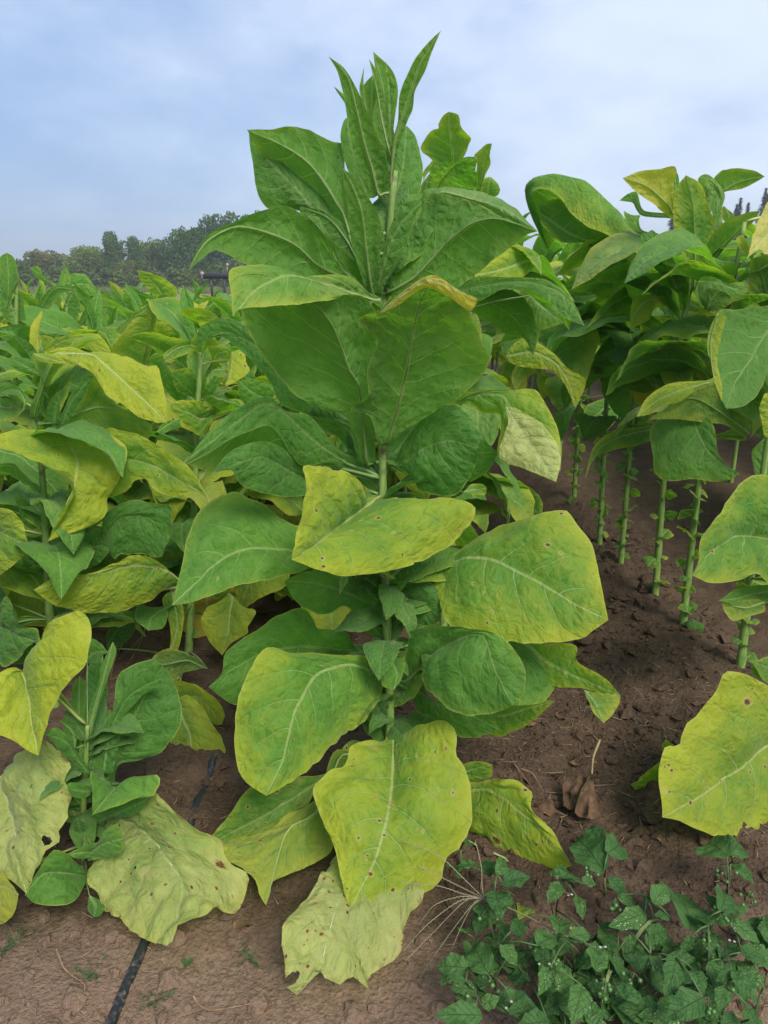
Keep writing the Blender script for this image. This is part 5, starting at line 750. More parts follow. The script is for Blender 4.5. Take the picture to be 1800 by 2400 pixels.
PLANT_LABEL = dict(
    M='tallest tobacco plant standing alone in the middle, narrow leaf tips against the sky',
    P2='tobacco plant right behind the tall middle one, its torn-topped leaf against the sky',
    R0='tobacco plant at the right border with a big dark leaf hanging down edged in yellow',
    R1='tobacco plant with one straw-coloured leaf, bare stem beside the smaller green seedling',
    R2='tobacco plant with an orange-tipped leaf spread against the sky, bare stem in the furrow',
    R3='tobacco plant on the thin bare stem, third one back along the furrow',
    R4='tobacco plant with one long leaf arching before the sky right of the middle plant',
    R5='tobacco plant farthest back of those whose bare stems show along the furrow',
    RN='tobacco plant at the lower right border with a very broad blistered yellow-green leaf',
    L0='tobacco plant low at the left with dark green young shoots between withered yellow leaves',
    L1='tobacco plant left of the middle one with large yellow leaves drooping from a thick stem',
    L2='tobacco plant just left of the middle one, stem bare below a hooked yellow leaf',
    L3='light green tobacco plant at the left with narrow upright top leaves before the hedge',
    L4='tobacco plant behind the large yellow leaf at the left, one yellow leaf showing',
    L5='tobacco plant left of centre with a folded upright yellow-green leaf and pale pointed tip',
    L6='tobacco plant cut by the left border with one upright ribbed leaf',
    L7='small tobacco plant between the light green one and the folded yellow-green leaf')
roots, stems = {}, {}
for k, (bx, by, sp, r0, r1) in PLANTS.items():
    o = empty('tobacco_plant', (bx, by, 0)); tag(o, PLANT_LABEL[k], 'tobacco plant', 'tobacco plants in the field'); roots[k] = o
    P = [np.array(p) / 1000 for p in sp]
    zb = float(height(bx, by)) - .03
    P[0] = np.array([P[0][0], P[0][1], zb])
    m, Q = stem_mb(P, r0, r1, len(roots)); stems[k] = Q
    m.build('stem', M_STEM, o)

def stub_mesh(seed, size):
    """the ruffled wing left on the stem where a leaf was picked"""
    r = random.Random(seed)
    mid = [(0, 0, 0), (size * .5, 0, size * .12), (size, 0, size * r.uniform(-.2, .3))]
    w = size * r.uniform(.5, .8)
    lf = [mid[0], (size * .2, w * .7, size * .1), (size * .7, w, size * r.uniform(-.2, .3)), mid[2]]
    rt = [mid[0], (size * .2, -w * .7, size * .1), (size * .7, -w, size * r.uniform(-.2, .3)), mid[2]]
    return leaf_mesh('stub_leaf', mid, lf, rt, 14, 5, seed, .1, .6, 1.6)[0]
STUBS = [stub_mesh(i, .055) for i in range(6)]
for k, o in roots.items():
    Q = stems[k]
    zmax = dict(R0=.75, R1=.85, R2=.85, R3=.85, R4=.8, R5=.8, RN=.5, L2=.7, L1=.6, M=1.0, P2=.7).get(k, .4)
    n = 30 if k[0] == 'R' and k != 'RN' else 12
    if k == 'L0': n = 0
    for i in range(n):
        z = .05 + (zmax - .05) * (i + rng.uniform(-.8, 1.8)) / n; z = max(.04, z)
        p = Q[np.argmin(np.abs(Q[:, 2] - z))]
        a = i * 2.4 + rng.uniform(-.4, .4)
        st = link('stub_leaf', STUBS[rng.randrange(6)], o)
        st.location = (p[0] + .010 * math.cos(a), p[1] + .010 * math.sin(a), z)
        st.rotation_euler = (rng.uniform(-.9, .9), rng.uniform(-1.2, .7), a)
        sc = rng.uniform(.3, 1.15) * (1.35 if k == 'M' else 1); st.scale = (sc,) * 3
        st.color = (rng.choice((.1, .3, .5)), rng.uniform(0, .15), rng.uniform(0, .3), .1)

for i, (k, col, m, l, r) in enumerate(LEAVES):
    tucked = len(col) > 4                        # a turned-over margin: part of the blade behind it, no stalk of its own
    to = lambda q: [np.array(q[a:a + 3]) / 1000 for a in range(0, len(q), 3)]
    mid, lf, rt = to(m), to(l), to(r)
    size = np.linalg.norm(mid[-1] - mid[0])
    cr = 1.0 if col[1] > .65 and col[3] > .4 else 0.0
    big = size > .16
    # the blade runs down to the stem as two narrow wings
    Q = stems[k]; b = mid[0]; hd = np.hypot(Q[:, 0] - b[0], Q[:, 1] - b[1])
    p = Q[np.argmin(np.abs(Q[:, 2] - (b[2] - .22 * float(hd.min()))))]; gap = float(np.linalg.norm(p - b))
    if .015 < gap < .26 and size > .10 and not tucked:
        sv = lf[1] - rt[1]; sv = sv / max(1e-6, np.linalg.norm(sv)); wg = min(.022, .09 * size)
        out_ = (b - p) / gap; p = p + out_ * .006
        q_ = p + (b - p) * .5 + np.array([0, 0, .04 * gap])
        mid = [p, q_] + mid; lf = [p, q_ + sv * wg * .8, b + sv * wg] + lf[1:]; rt = [p, q_ - sv * wg * .8, b - sv * wg] + rt[1:]
    me, Pm, Nm, length = leaf_mesh('leaf', mid, lf, rt, 56 if big else 34, 18 if big else 11, i, .10, 1.0 + .35 * col[0], 1.15, cr, .25 + .9 * col[3])
    lo = link('leaf', me, roots[k]); lo.color = (col[0], col[1], col[2], col[3])
    # rib: from the stem along the underside of the blade
    Q = stems[k]; b = Pm[0]
    hd = np.hypot(Q[:, 0] - b[0], Q[:, 1] - b[1])
    tz = b[2] - .30 * float(hd.min()); p = Q[np.argmin(np.abs(Q[:, 2] - tz))]
    rad = min(.0050, .009 * length + .0005) * (.5 if tucked else 1)
    n = 26; ii = np.linspace(0, len(Pm) - 1, n).astype(int)
    P = Pm[ii] - Nm[ii] * rad * .45
    rr = [rad * (1 - .86 * (a / (n - 1)) ** .8) for a in range(n)]
    dist = float(np.linalg.norm(p - b))
    if dist > .012 and not tucked:
        ext = [p, p + (b - p) * .55 + np.array([0, 0, .03 * dist])]
        P = np.vstack([spline(ext + [P[0], P[1]], 9)[:-2], P]); rr = [rad * 1.15] * 7 + rr
    t_ = MB(); t_.tube(P, rr, 6); ro = t_.build('midrib', M_RIB, lo); ro.color = lo.color

# ---------------------------------------------------------------- the rows behind, built from one set of leaves
def lib_leaf(seed, L, Wd, a0, a1, twist, vee):
    r = random.Random(seed); n = 7; mid = [np.zeros(3)]
    for i in range(1, n):
        f = i / (n - 1); e = a0 + (a1 - a0) * f ** 1.2
        mid.append(mid[-1] + np.array([math.cos(e), .0, math.sin(e)]) * L / (n - 1))
    side = r.uniform(-.12, .12) * L
    mid = [p + np.array([0, side * (i / (n - 1)) ** 2, 0]) for i, p in enumerate(mid)]
    lf, rt = [mid[0]], [mid[0]]
    for i in range(1, n - 1):
        f = i / (n - 1); w = Wd * (math.sin(math.pi * f ** .85) ** .8) * r.uniform(.92, 1.08)
        e = a0 + (a1 - a0) * f ** 1.2; up = np.array([-math.sin(e), 0, math.cos(e)])
        for arr, sg in ((lf, 1), (rt, -1)):
            an = vee + twist * sg * f + r.uniform(-.25, .25)
            arr.append(mid[i] + np.array([L * .05, 0, 0]) * 0 + (np.array([0, sg, 0]) * math.cos(an) + up * math.sin(an)) * w)
    lf.append(mid[-1]); rt.append(mid[-1])
    me, Pm, Nm, length = leaf_mesh('leaf', mid, lf, rt, 26, 8, seed, .10, 1.1, 1.8)
    return me
LIB = dict(
    low=[lib_leaf(i, .46, .125, .55, -1.35, rng.uniform(-.6, .6), -.1) for i in range(6)],
    mid=[lib_leaf(10 + i, .50, .125, .85, -.95, rng.uniform(-.6, .6), .15) for i in range(7)],
    top=[lib_leaf(20 + i, .40, .095, 1.15, .1, rng.uniform(-.5, .5), .35) for i in range(6)],
    tip=[lib_leaf(30 + i, .26, .040, 1.35, 1.0, .2, .6) for i in range(3)])
STEM_LIB = []
for i in range(4):
    m, _ = stem_mb([(0, 0, -.06), (rng.uniform(-.01, .01), 0, .3), (rng.uniform(-.03, .03), rng.uniform(-.03, .03), .7), (rng.uniform(-.05, .05), rng.uniform(-.05, .05), 1.0)], .015, .007, i)
    STEM_LIB.append(mesh('stem', m.v, m.f, M_STEM))

def row_plant(x, y, h, z0, n, ymul, label, sc=1.0, tips=True):
    o = empty('tobacco_plant', (x, y, 0)); tag(o, label, 'tobacco plant', 'tobacco plants in the field')
    st = link('stem', rng.choice(STEM_LIB), o); st.scale = (1.0, 1.0, h); st.rotation_euler.z = rng.uniform(0, 6.28)
    a = rng.uniform(0, 6.28)
    for i in range(n):
        f = i / max(1, n - 1); a += 2.4 + rng.uniform(-.35, .35)
        z = z0 + (h - z0) * f ** .9
        kind = 'low' if f < .35 else 'mid' if f < .68 else 'top' if f < .92 or not tips else 'tip'
        lo = link('leaf', rng.choice(LIB[kind]), o)
        lo.location = (0, 0, z); lo.rotation_euler = (rng.uniform(-.35, .35), rng.uniform(-.3, .3), a)
        q = sc * rng.uniform(.8, 1.15) * (1.05 if kind != 'tip' else 1); lo.scale = (q, q, q)
        ye = max(0, min(.95, (1 - f) * .5 * ymul + rng.gauss(.08, .17))); 
        if rng.random() < .06: ye = .8
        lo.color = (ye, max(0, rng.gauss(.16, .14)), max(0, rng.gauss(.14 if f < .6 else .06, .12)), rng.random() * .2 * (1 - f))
    return o
ORD = ['nearest', 'second', 'third', 'fourth', 'fifth', 'sixth', 'seventh', 'eighth', 'ninth', 'tenth', 'eleventh', 'twelfth', 'thirteenth', 'fourteenth', 'fifteenth', 'sixteenth', 'seventeenth', 'eighteenth', 'nineteenth', 'twentieth']
def row(x0, ylist, h, z0, n, ymul, what, sc=1.0):
    for i, y in enumerate(ylist):
        row_plant(x0 + rng.uniform(-.08, .08), y + rng.uniform(-.08, .08), h * rng.uniform(.9, 1.08), z0 * rng.uniform(.85, 1.15), n + rng.choice((-1, 0, 1)), ymul,
                  '%s plant back in %s' % (ORD[i], what), sc)
def steps(a, b, d): return [a + d * i for i in range(int((b - a) / d) + 1)]
row(.12, steps(3.45, 10.5, .64), 1.62, .32, 19, .8, 'the tobacco row hidden behind the tall middle plant')
row(1.28, steps(5.5, 12.5, .64), 1.72, .7, 18, .9, 'the tobacco row beyond the bare stems along the furrow')
row(2.45, steps(2.75, 12.5, .62), 1.6, .55, 19, .8, 'the first tobacco row right of the bare stems')
row(3.6, steps(4.2, 12.5, .66), 1.64, .6, 18, .8, 'the second tobacco row right of the bare stems')
row(4.8, steps(6.0, 12.5, .75), 1.66, .7, 13, .8, 'the third tobacco row right of the bare stems')
row(-.72, steps(3.25, 10.6, .55), 1.16, .16, 17, 1.5, 'the short tobacco row left of the middle plant', 1.1)
row(-1.55, steps(2.8, 10.6, .52), 1.12, .14, 18, 1.5, 'the short tobacco row behind the big yellow leaves', 1.1)
row(-2.6, steps(3.5, 10.8, .55), 1.14, .15, 17, 1.2, 'the short tobacco row at the left border', 1.1)
row(-3.7, steps(5.2, 11.0, .6), 1.14, .2, 15, 1.2, 'the fourth short row counted leftward from the middle plant', 1.1)
row(-4.8, steps(7.0, 11.0, .65), 1.14, .2, 14, 1.2, 'the farthest left tobacco row before the bare field', 1.1)
row(-.25, steps(2.9, 4.6, .5), 1.0, .12, 15, 1.2, 'the gap row between middle plant and left rows', .9)
def fill_leaves(k, z0, z1, n, ymul, sc, a0=0.0, spread=6.28, only=None):
    Q = stems[k]
    for i in range(n):
        f = (i + rng.random()) / n; z = z0 + (z1 - z0) * f; p = Q[np.argmin(np.abs(Q[:, 2] - z))]
        kind = only or rng.choices(('low', 'mid', 'top'), (max(.1, .6 - f), 1, max(0, f - .4)))[0]
        lo = link('leaf', rng.choice(LIB[kind]), roots[k]); lo.location = (p[0], p[1], z)
        lo.rotation_euler = (rng.uniform(-.45, .45), rng.uniform(-.4, .4), a0 + (i * 2.4 + rng.uniform(-.4, .4)) % spread)
        q = sc * rng.uniform(.65, 1.2); lo.scale = (q, q * rng.uniform(.8, 1.15), q)
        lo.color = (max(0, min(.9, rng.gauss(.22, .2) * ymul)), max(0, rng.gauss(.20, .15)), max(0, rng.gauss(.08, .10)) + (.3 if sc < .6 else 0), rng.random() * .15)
for k in ('R1', 'R2', 'R3', 'R4', 'R5'): fill_leaves(k, .92, 1.5, 12, 1.4, 1.12, -math.pi / 2 - 2.3, 4.6)
fill_leaves('P2', .5, 1.5, 17, .9, 1.0, -math.pi / 2 - .6, 2.6)
fill_leaves('L2', .22, .85, 11, 1.0, .8, .3, 2.6)
fill_leaves('L1', .15, .75, 10, .8, .8, .4, 2.4)
for k in ('L3', 'L4', 'L5', 'L6', 'L7'): fill_leaves(k, .15, .85, 15, 1.0, 1.0)
fill_leaves('M', .14, .98, 18, .5, .38, -.55, 4.2)
fill_leaves('M', .25, .85, 13, .5, .64, .4, 2.4)
fill_leaves('M', .16, .92, 17, .4, .33, -math.pi / 2 - 1.5, 3.0)
fill_leaves('M', 1.38, 1.52, 5, .1, .62, .5, 2.2, 'top')
fill_leaves('L1', .35, .95, 6, 1.3, .75, -math.pi / 2 - 2.2, 4.4)
fill_leaves('L2', .35, .95, 6, 1.2, .75, -math.pi / 2 - 2.2, 4.4)
fill_leaves('L0', .04, .3, 12, .3, .5, .4, 2.6)
fill_leaves('L0', .04, .34, 10, .2, .36)
# ---------------------------------------------------------------- far edge of the field
def clump_crown(seed, blobs, n, size):
    r = random.Random(seed); mb = MB()
    for k in range(n):
        bx, by, bz, rx, rz = r.choices(blobs, [b[3] ** 2 * b[4] for b in blobs])[0]
        th, ph = r.uniform(0, 6.283), math.acos(r.uniform(-1, 1)); q = r.uniform(.55, 1.0) ** .6 * r.uniform(.85, 1.06)
        p = Vector((bx + rx * q * math.sin(ph) * math.cos(th), by + rx * q * math.sin(ph) * math.sin(th), bz + rz * q * math.cos(ph)))
        u = Vector((r.gauss(0, 1), r.gauss(0, 1), r.gauss(0, .6))).normalized(); v = u.orthogonal().normalized()
        v = (Matrix.Rotation(r.uniform(0, 6.28), 3, u) @ v); s = size * r.uniform(.5, 1.2)
        w = u.cross(v)
        mb.add([p - v * s * .5, p + w * s * .45 + v * s * .1, p + v * s * .6, p - w * s * .4 + v * s * .15], [(0, 1, 2), (0, 2, 3)])
    return mb
M_BARK = plain('tree_bark', (.09, .07, .05), .9, .1, (.05, .04, .03), 4)
M_FOL = foliage_material('tree_foliage', (.072, .128, .034), (.120, .178, .055))
CROWNS, TRUNKS = [], []
for i in range(5):
    r = random.Random(100 + i)
    blobs = []
    for k in range(13):
        a, d, z = r.uniform(0, 6.28), r.uniform(0, .30), r.uniform(.20, .86)
        s = .10 + .13 * (1 - abs(z - .45)) * r.uniform(.7, 1.2)
        blobs.append((d * math.cos(a), d * math.sin(a), z, s, s * r.uniform(.75, 1.1)))
    blobs.append((0, 0, .9, .08, .10))
    m = clump_crown(i, blobs, 9000, .036); CROWNS.append(mesh('crown', m.v, m.f, M_FOL, False))
    m = MB(); m.tube([(0, 0, -.02), (.01, 0, .3), (-.01, .01, .6), (0, 0, .85)], [.024, .018, .011, .004], 7)
    for b in blobs[:9]: m.tube([(0, 0, max(.1, b[2] - .25)), (b[0] * .5, b[1] * .5, b[2] - .1), b[:3]], [.010, .006, .002], 5)
    TRUNKS.append(mesh('trunk', m.v, m.f, M_BARK))
def tree(px, top, halfw, Yd, var, colr, label, cat='tree'):
    k = Yd / (math.cos(R(17.57)) + (1200 - 651) / 1733.3 * math.sin(R(17.57)))
    x = (px - 900) / 1733.3 * k; h = 1.45 + (651 - top) / 1733.3 * k * 1.02
    o = empty('broadleaf_tree', (x, Yd, 0)); tag(o, label, cat, 'trees along the far field edge')
    w = halfw / 1733.3 * k / .34
    for nm, src in (('trunk', TRUNKS[var]), ('crown', CROWNS[var])):
        c = link(nm, src, o); c.scale = (w, w, h); c.rotation_euler.z = rng.uniform(0, 6.28); c.color = (*colr, 1)
    return o
for a in [
    (38, 628, 30, 128, 1, (.8, .95, 1.1), 'low grey-green tree at the far left end of the tree line'),
    (92, 586, 38, 112, 0, (1.5, 1.05, .95), 'brownish rounded tree near the left end of the tree line'),
    (146, 598, 34, 114, 1, (1.5, 1.35, .9), 'low olive tree right of the brownish one'),
    (203, 578, 42, 112, 2, (1.75, 1.6, 1.05), 'pale yellow-green tree in the middle of the tree line'),
    (246, 600, 24, 116, 3, (.9, .95, .9), 'small dark tree tucked beside the tall open tree'),
    (276, 548, 32, 110, 4, (.85, .95, .95), 'tall open-crowned tree with gaps of sky, highest left of the big wood'),
    (318, 562, 22, 110, 1, (.85, .95, .95), 'narrow dark tree just right of the tall open one'),
    (360, 563, 36, 114, 0, (1.25, 1.2, 1.0), 'greyish loose tree between the narrow dark tree and the big wood'),
    (310, 612, 34, 108, 2, (1.3, 1.0, .75), 'low reddish-green tree in front of the tall open one'),
    (400, 590, 26, 112, 3, (.9, .95, .8), 'lower tree leaning on the big dark tree'),
    (436, 538, 46, 110, 2, (.72, .88, .72), 'first big dark tree of the wood at the right end'),
    (490, 524, 46, 112, 3, (.66, .85, .70), 'second big dark tree of the wood, behind the leaf tip'),
    (545, 508, 50, 112, 4, (.66, .85, .70), 'highest dark tree of the wood, cut by the middle plant'),
    (610, 506, 52, 114, 0, (.66, .85, .70), 'dark tree of the wood mostly hidden by the middle plant')]:
    tree(*a)
# hedge before the trees
HB = []
for i in range(3):
    r = random.Random(60 + i)
    m = clump_crown(70 + i, [(r.uniform(-.35, .35), r.uniform(-.2, .2), r.uniform(.25, .7), r.uniform(.2, .34), r.uniform(.2, .3)) for _ in range(7)] + [(0, 0, .3, .45, .3)], 3200, .085)
    HB.append(mesh('leaves', m.v, m.f, M_FOL, False))
for i in range(20):
    o = empty('hedge_shrub', (-56 + i * 2.55 + rng.uniform(-.4, .4), 99 + rng.uniform(-1.5, 1.5), 0))
    tag(o, 'dark low shrub of the hedge before the trees, %s from the left' % (ORD[i] if i else 'first'), 'shrub', 'shrubs of the far hedge')
    c = link('leaves', HB[i % 3], o); s = rng.uniform(3.4, 4.3); c.scale = (s, s, rng.uniform(2.6, 4.2))
    c.color = (.95, .9, .8, 1) if i % 3 else (1.2, 1.0, .8, 1)
    st = MB(); st.tube([(0, 0, -.1), (.1, 0, .6), (0, .1, 1.4)], [.09, .06, .03], 6); st.build('stem', M_BARK, o)
# grass strip in front of the hedge
gs = MB(); gs.add([(-75, 76, 0.01), (-2, 76, 0.01), (-2, 100, .01), (-75, 100, .01)], [(0, 1, 2, 3)])
tag(gs.build('grass_strip', plain('grass_ground', (.10, .125, .045), .9, .1, (.075, .095, .03), 1.5)), 'green grass strip at the far edge of the bare field', kind='structure')
gb = MB()
for k in range(9000):
    x, y = rng.uniform(-62, -4), 76 + 23 * rng.random() ** 1.6; hh = rng.uniform(.25, .75) * (1.3 if x < -42 else 1)
    a = rng.uniform(0, 6.28); w = rng.uniform(.03, .07); l = rng.uniform(-.2, .2)
    gb.add([(x - w * math.cos(a), y - w * math.sin(a), 0), (x + w * math.cos(a), y + w * math.sin(a), 0), (x + l, y + l * .6, hh)], [(0, 1, 2)])
tag(gb.build('field_grass', foliage_material('field_grass_blades', (.12, .17, .045), (.20, .23, .085)), smooth=False), 'tall grass growing before the hedge', kind='stuff')
# distant wooded hill; the blue of far air is painted into its colour
hm = MB(); n = 40; v = []
for i in range(n + 1):
    x = -760 + i * 14; zt = 1 + 34 * math.exp(-((x + 560) / 95) ** 2) + 3 * math.sin(i * 1.7)
    for yy, zz in ((860, -2), (900, zt * .55), (950, zt), (1040, zt * .5), (1100, -2)): v.append((x, yy, zz))
hm.add(v, [(i * 5 + j, i * 5 + 5 + j, i * 5 + 6 + j, i * 5 + 1 + j) for i in range(n) for j in range(4)])
tag(hm.build('distant_hill', plain('haze_tinted_hill', (.10, .14, .17), .95, .05, (.08, .115, .14), .03)), 'bluish wooded hill on the horizon', kind='structure')
# conifers beyond the right rows
M_CON = foliage_material('conifer_needles', (.016, .026, .020), (.030, .042, .030), .1)
CON = []
for i in range(3):
    r = random.Random(300 + i); m = MB()
    for k in range(3600):
        z = r.random() ** 1.2; rad = (.21 * (1 - z) + .01) * (.45 + .55 * abs(math.sin(z * 26 + i))) * r.uniform(.4, 1)
        a = r.uniform(0, 6.28); p = Vector((rad * math.cos(a), rad * math.sin(a), .08 + .92 * z)); d = Vector((math.cos(a), math.sin(a), -.25)).normalized(); w = d.cross(Vector((0, 0, 1))).normalized()
        s = .035 * r.uniform(.6, 1.3) * (1.15 - z * .7)
        m.add([p - d * s, p + w * s * .4, p + d * s * 1.2, p - w * s * .4], [(0, 1, 2, 3)])
    CON.append(mesh('crown', m.v, m.f, M_CON, False))
ctr = MB(); ctr.tube([(0, 0, -.01), (0, 0, .95)], [.015, .002], 6); ctr = mesh('trunk', ctr.v, ctr.f, M_BARK)
for i, (px, top) in enumerate([(1560, 470), (1588, 482), (1610, 494), (1700, 492), (1718, 476), (1738, 486), (1745, 462), (1762, 484), (1774, 474), (1790, 466), (1808, 472), (1830, 464), (1640, 500), (1672, 497)]):
    k = 120 / (math.cos(R(17.57)) + .3168 * math.sin(R(17.57)))
    o = empty('conifer_tree', ((px - 900) / 1733.3 * k, 120 + rng.uniform(-3, 3), 0)); h = 1.45 + (651 - top) / 1733.3 * k
    tag(o, 'dark conifer of the wood far behind the right rows, %s from the left' % ('first' if not i else ORD[sorted([1560, 1588, 1610, 1700, 1718, 1738, 1745, 1762, 1774, 1790, 1808, 1830, 1640, 1672]).index(px)]), 'conifer', 'conifers beyond the right rows')
    if px == 1560: o['label'] = 'dark conifer of the wood far behind the right rows, leftmost of all'
    for nm, src in (('trunk', ctr), ('crown', CON[i % 3])):
        c = link(nm, src, o); c.scale = (h * .95, h * .95, h); c.rotation_euler.z = rng.uniform(0, 6.28); c.color = (1, 1, 1, 1)

# field implement standing beyond the left rows
im = empty('field_implement', (-6.35, 30, 0)); tag(im, 'dark field implement with a horizontal bar standing beyond the left rows', 'farm machine')
M_DK = plain('dark_paint', (.025, .028, .034), .5, .4, (.045, .045, .05)); M_LT = plain('worn_white_paint', (.30, .28, .28), .6, .3, (.2, .17, .16))
m = MB(); m.tube([(-.62, 0, 1.52), (2.6, 0, 1.52)], .11, 12); m.build('bar', M_DK, im)
m = MB(); m.ball((-.66, -.05, 1.60), .085, 10, 6); m.tube([(-.66, -.05, 1.42), (-.66, -.05, 1.62)], .05, 8); m.build('end_lamp', M_LT, im)
for x in (-.35, .15, 1.6): m = MB(); m.tube([(x, .1, .3), (x, .05, 1.0), (x, 0, 1.55)], [.06, .05, .05], 8); m.build('post', M_DK, im)
for x in (-.05, 1.5):
    w = MB(); N = 20
    for i in range(N): a = 2 * math.pi * i / N; b = 2 * math.pi * (i + 1) / N; w.tube([(x, .2 + .38 * math.cos(a), .40 + .38 * math.sin(a)), (x, .2 + .38 * math.cos(b), .40 + .38 * math.sin(b))], .075, 6, False)
    wo_ = w.build('wheel', M_DK, im); h_ = MB(); h_.tube([(x - .06, .2, .4), (x + .06, .2, .4)], .2, 12); h_.build('hub', M_LT, wo_)
m = MB(); m.tube([(.12, -.1, .66), (.14, -.12, .88)], .11, 10); m.build('tank', M_LT, im)
m = MB(); m.tube([(-.6, .1, .55), (1.9, .1, .55)], .06, 8); m.build('axle', M_DK, im)
m = MB(); m.tube([(.3, 0, 1.6), (.32, 0, 1.95)], .03, 6); m.ball((.32, 0, 1.92), .07, 8, 5); m.build('knob', M_LT, im)

# ---------------------------------------------------------------- drip hose
hp = [(-.578, .80), (-.574, 1.0), (-.570, 1.12), (-.562, 1.3), (-.552, 1.55), (-.545, 1.75), (-.538, 1.9), (-.53, 2.1), (-.52, 2.5), (-.50, 3.0), (-.52, 3.6), (-.5, 4.4)]
hp = spline([(x, y, 0) for x, y in hp], 90)
m = MB(); m.tube([(x + .003 * math.sin(y * 9), y, max(float(height(x, y)), float(height(x + .01, y)) - .004) + .004 - .009 * min(1, max(0, (y - 1.4) / .2)) - .06 * min(1, max(0, (y - 2.0) / .12))) for x, y, _ in hp], .0115, 12)
g = G('black_hose_plastic'); tcn = g.n.new('ShaderNodeTexCoord'); nn = g.noise(tcn.outputs['Object'], 70, 6, .7); n3 = g.noise(tcn.outputs['Object'], 9, 3)
dust = g.math('MULTIPLY', g.rng(nn, .48, .64), g.rng(n3, .44, .6))
m_h = g.out(g.bsdf(g.mix(g.math('MULTIPLY', dust, .7), (.014, .017, .020), (.15, .125, .10)), g.rng(nn, .3, .7, .35, .6), .45))
tag(m.build('drip_hose', m_h), 'black irrigation hose half buried in the soil under the withered yellow leaf', 'hose')

# ---------------------------------------------------------------- nightshade weeds
def weed_leaf_mesh(seed):
    r = random.Random(seed); n = 19; v, uv, f = [], [], []
    J = (-1, -.5, 0, .5, 1); ph = r.uniform(0, 6)
    for i in range(n):
        t = i / (n - 1); w = .31 * (math.sin(math.pi * min(1, t * .95 + .03) ** .82) ** .85) * (1 - .12 * t)
        tooth = [.0 + (.05 * max(0, math.sin(t * 17 + ph + s * 1.1)) ** .7 if .12 < t < .82 else 0) for s in (0, 1)]
        for j in J:
            ww = w + (tooth[0] if j < 0 else tooth[1]) * (1 if abs(j) == 1 else 0)
            y = j * ww
            z = .22 * abs(y) + .05 * math.sin(t * 3.1) - .22 * t * t + (.035 * math.sin(t * 13 + ph * 2 + (j > 0) * 2) + r.uniform(-.01, .01)) * abs(j)
            v.append((t, y, z)); uv.append((j * .5 + .5, t))
    for i in range(n - 1):
        for j in range(4):
            a = i * 5 + j; f.append((a, a + 5, a + 6, a + 1))
    me = mesh('leaf', v, f, M_WEED)
    ul = me.uv_layers.new(name='blade')
    for lp in me.loops: ul.data[lp.index].uv = uv[lp.vertex_index]
    return me
WL = [weed_leaf_mesh(i) for i in range(6)]
M_WSTEM = plain('nightshade_stem', (.07, .13, .035), .5, .3, (.05, .085, .03), 60)
M_BERRY = plain('green_berry', (.055, .13, .030), .3, .5, (.07, .16, .04), 80)
M_PETAL = plain('white_petal', (.45, .46, .38), .6, .2)
WLAB = ['sprig of nightshade at the left, peeping from behind the yellow-green leaves', 'nightshade plant at the left of the patch, beside the grass spikelets', 'nightshade plant at the lower left corner of the weed patch', 'nightshade plant standing before the fallen yellowish leaf',
        'nightshade top sprig reaching up toward the wilted brown leaf', 'nightshade plant at the bottom, with one pale-scarred hanging leaf', 'nightshade plant in the middle of the patch with white-specked leaves', 'nightshade plant at the bottom edge in the middle of the weed patch',
        'nightshade plant with the largest pointed upright leaf', 'nightshade sprig in the shade under the broad blistered leaf', 'nightshade plant at the right border with heavily specked leaves', 'nightshade plant at the bottom right with scarred broad leaf', 'nightshade plant at the lower right corner']
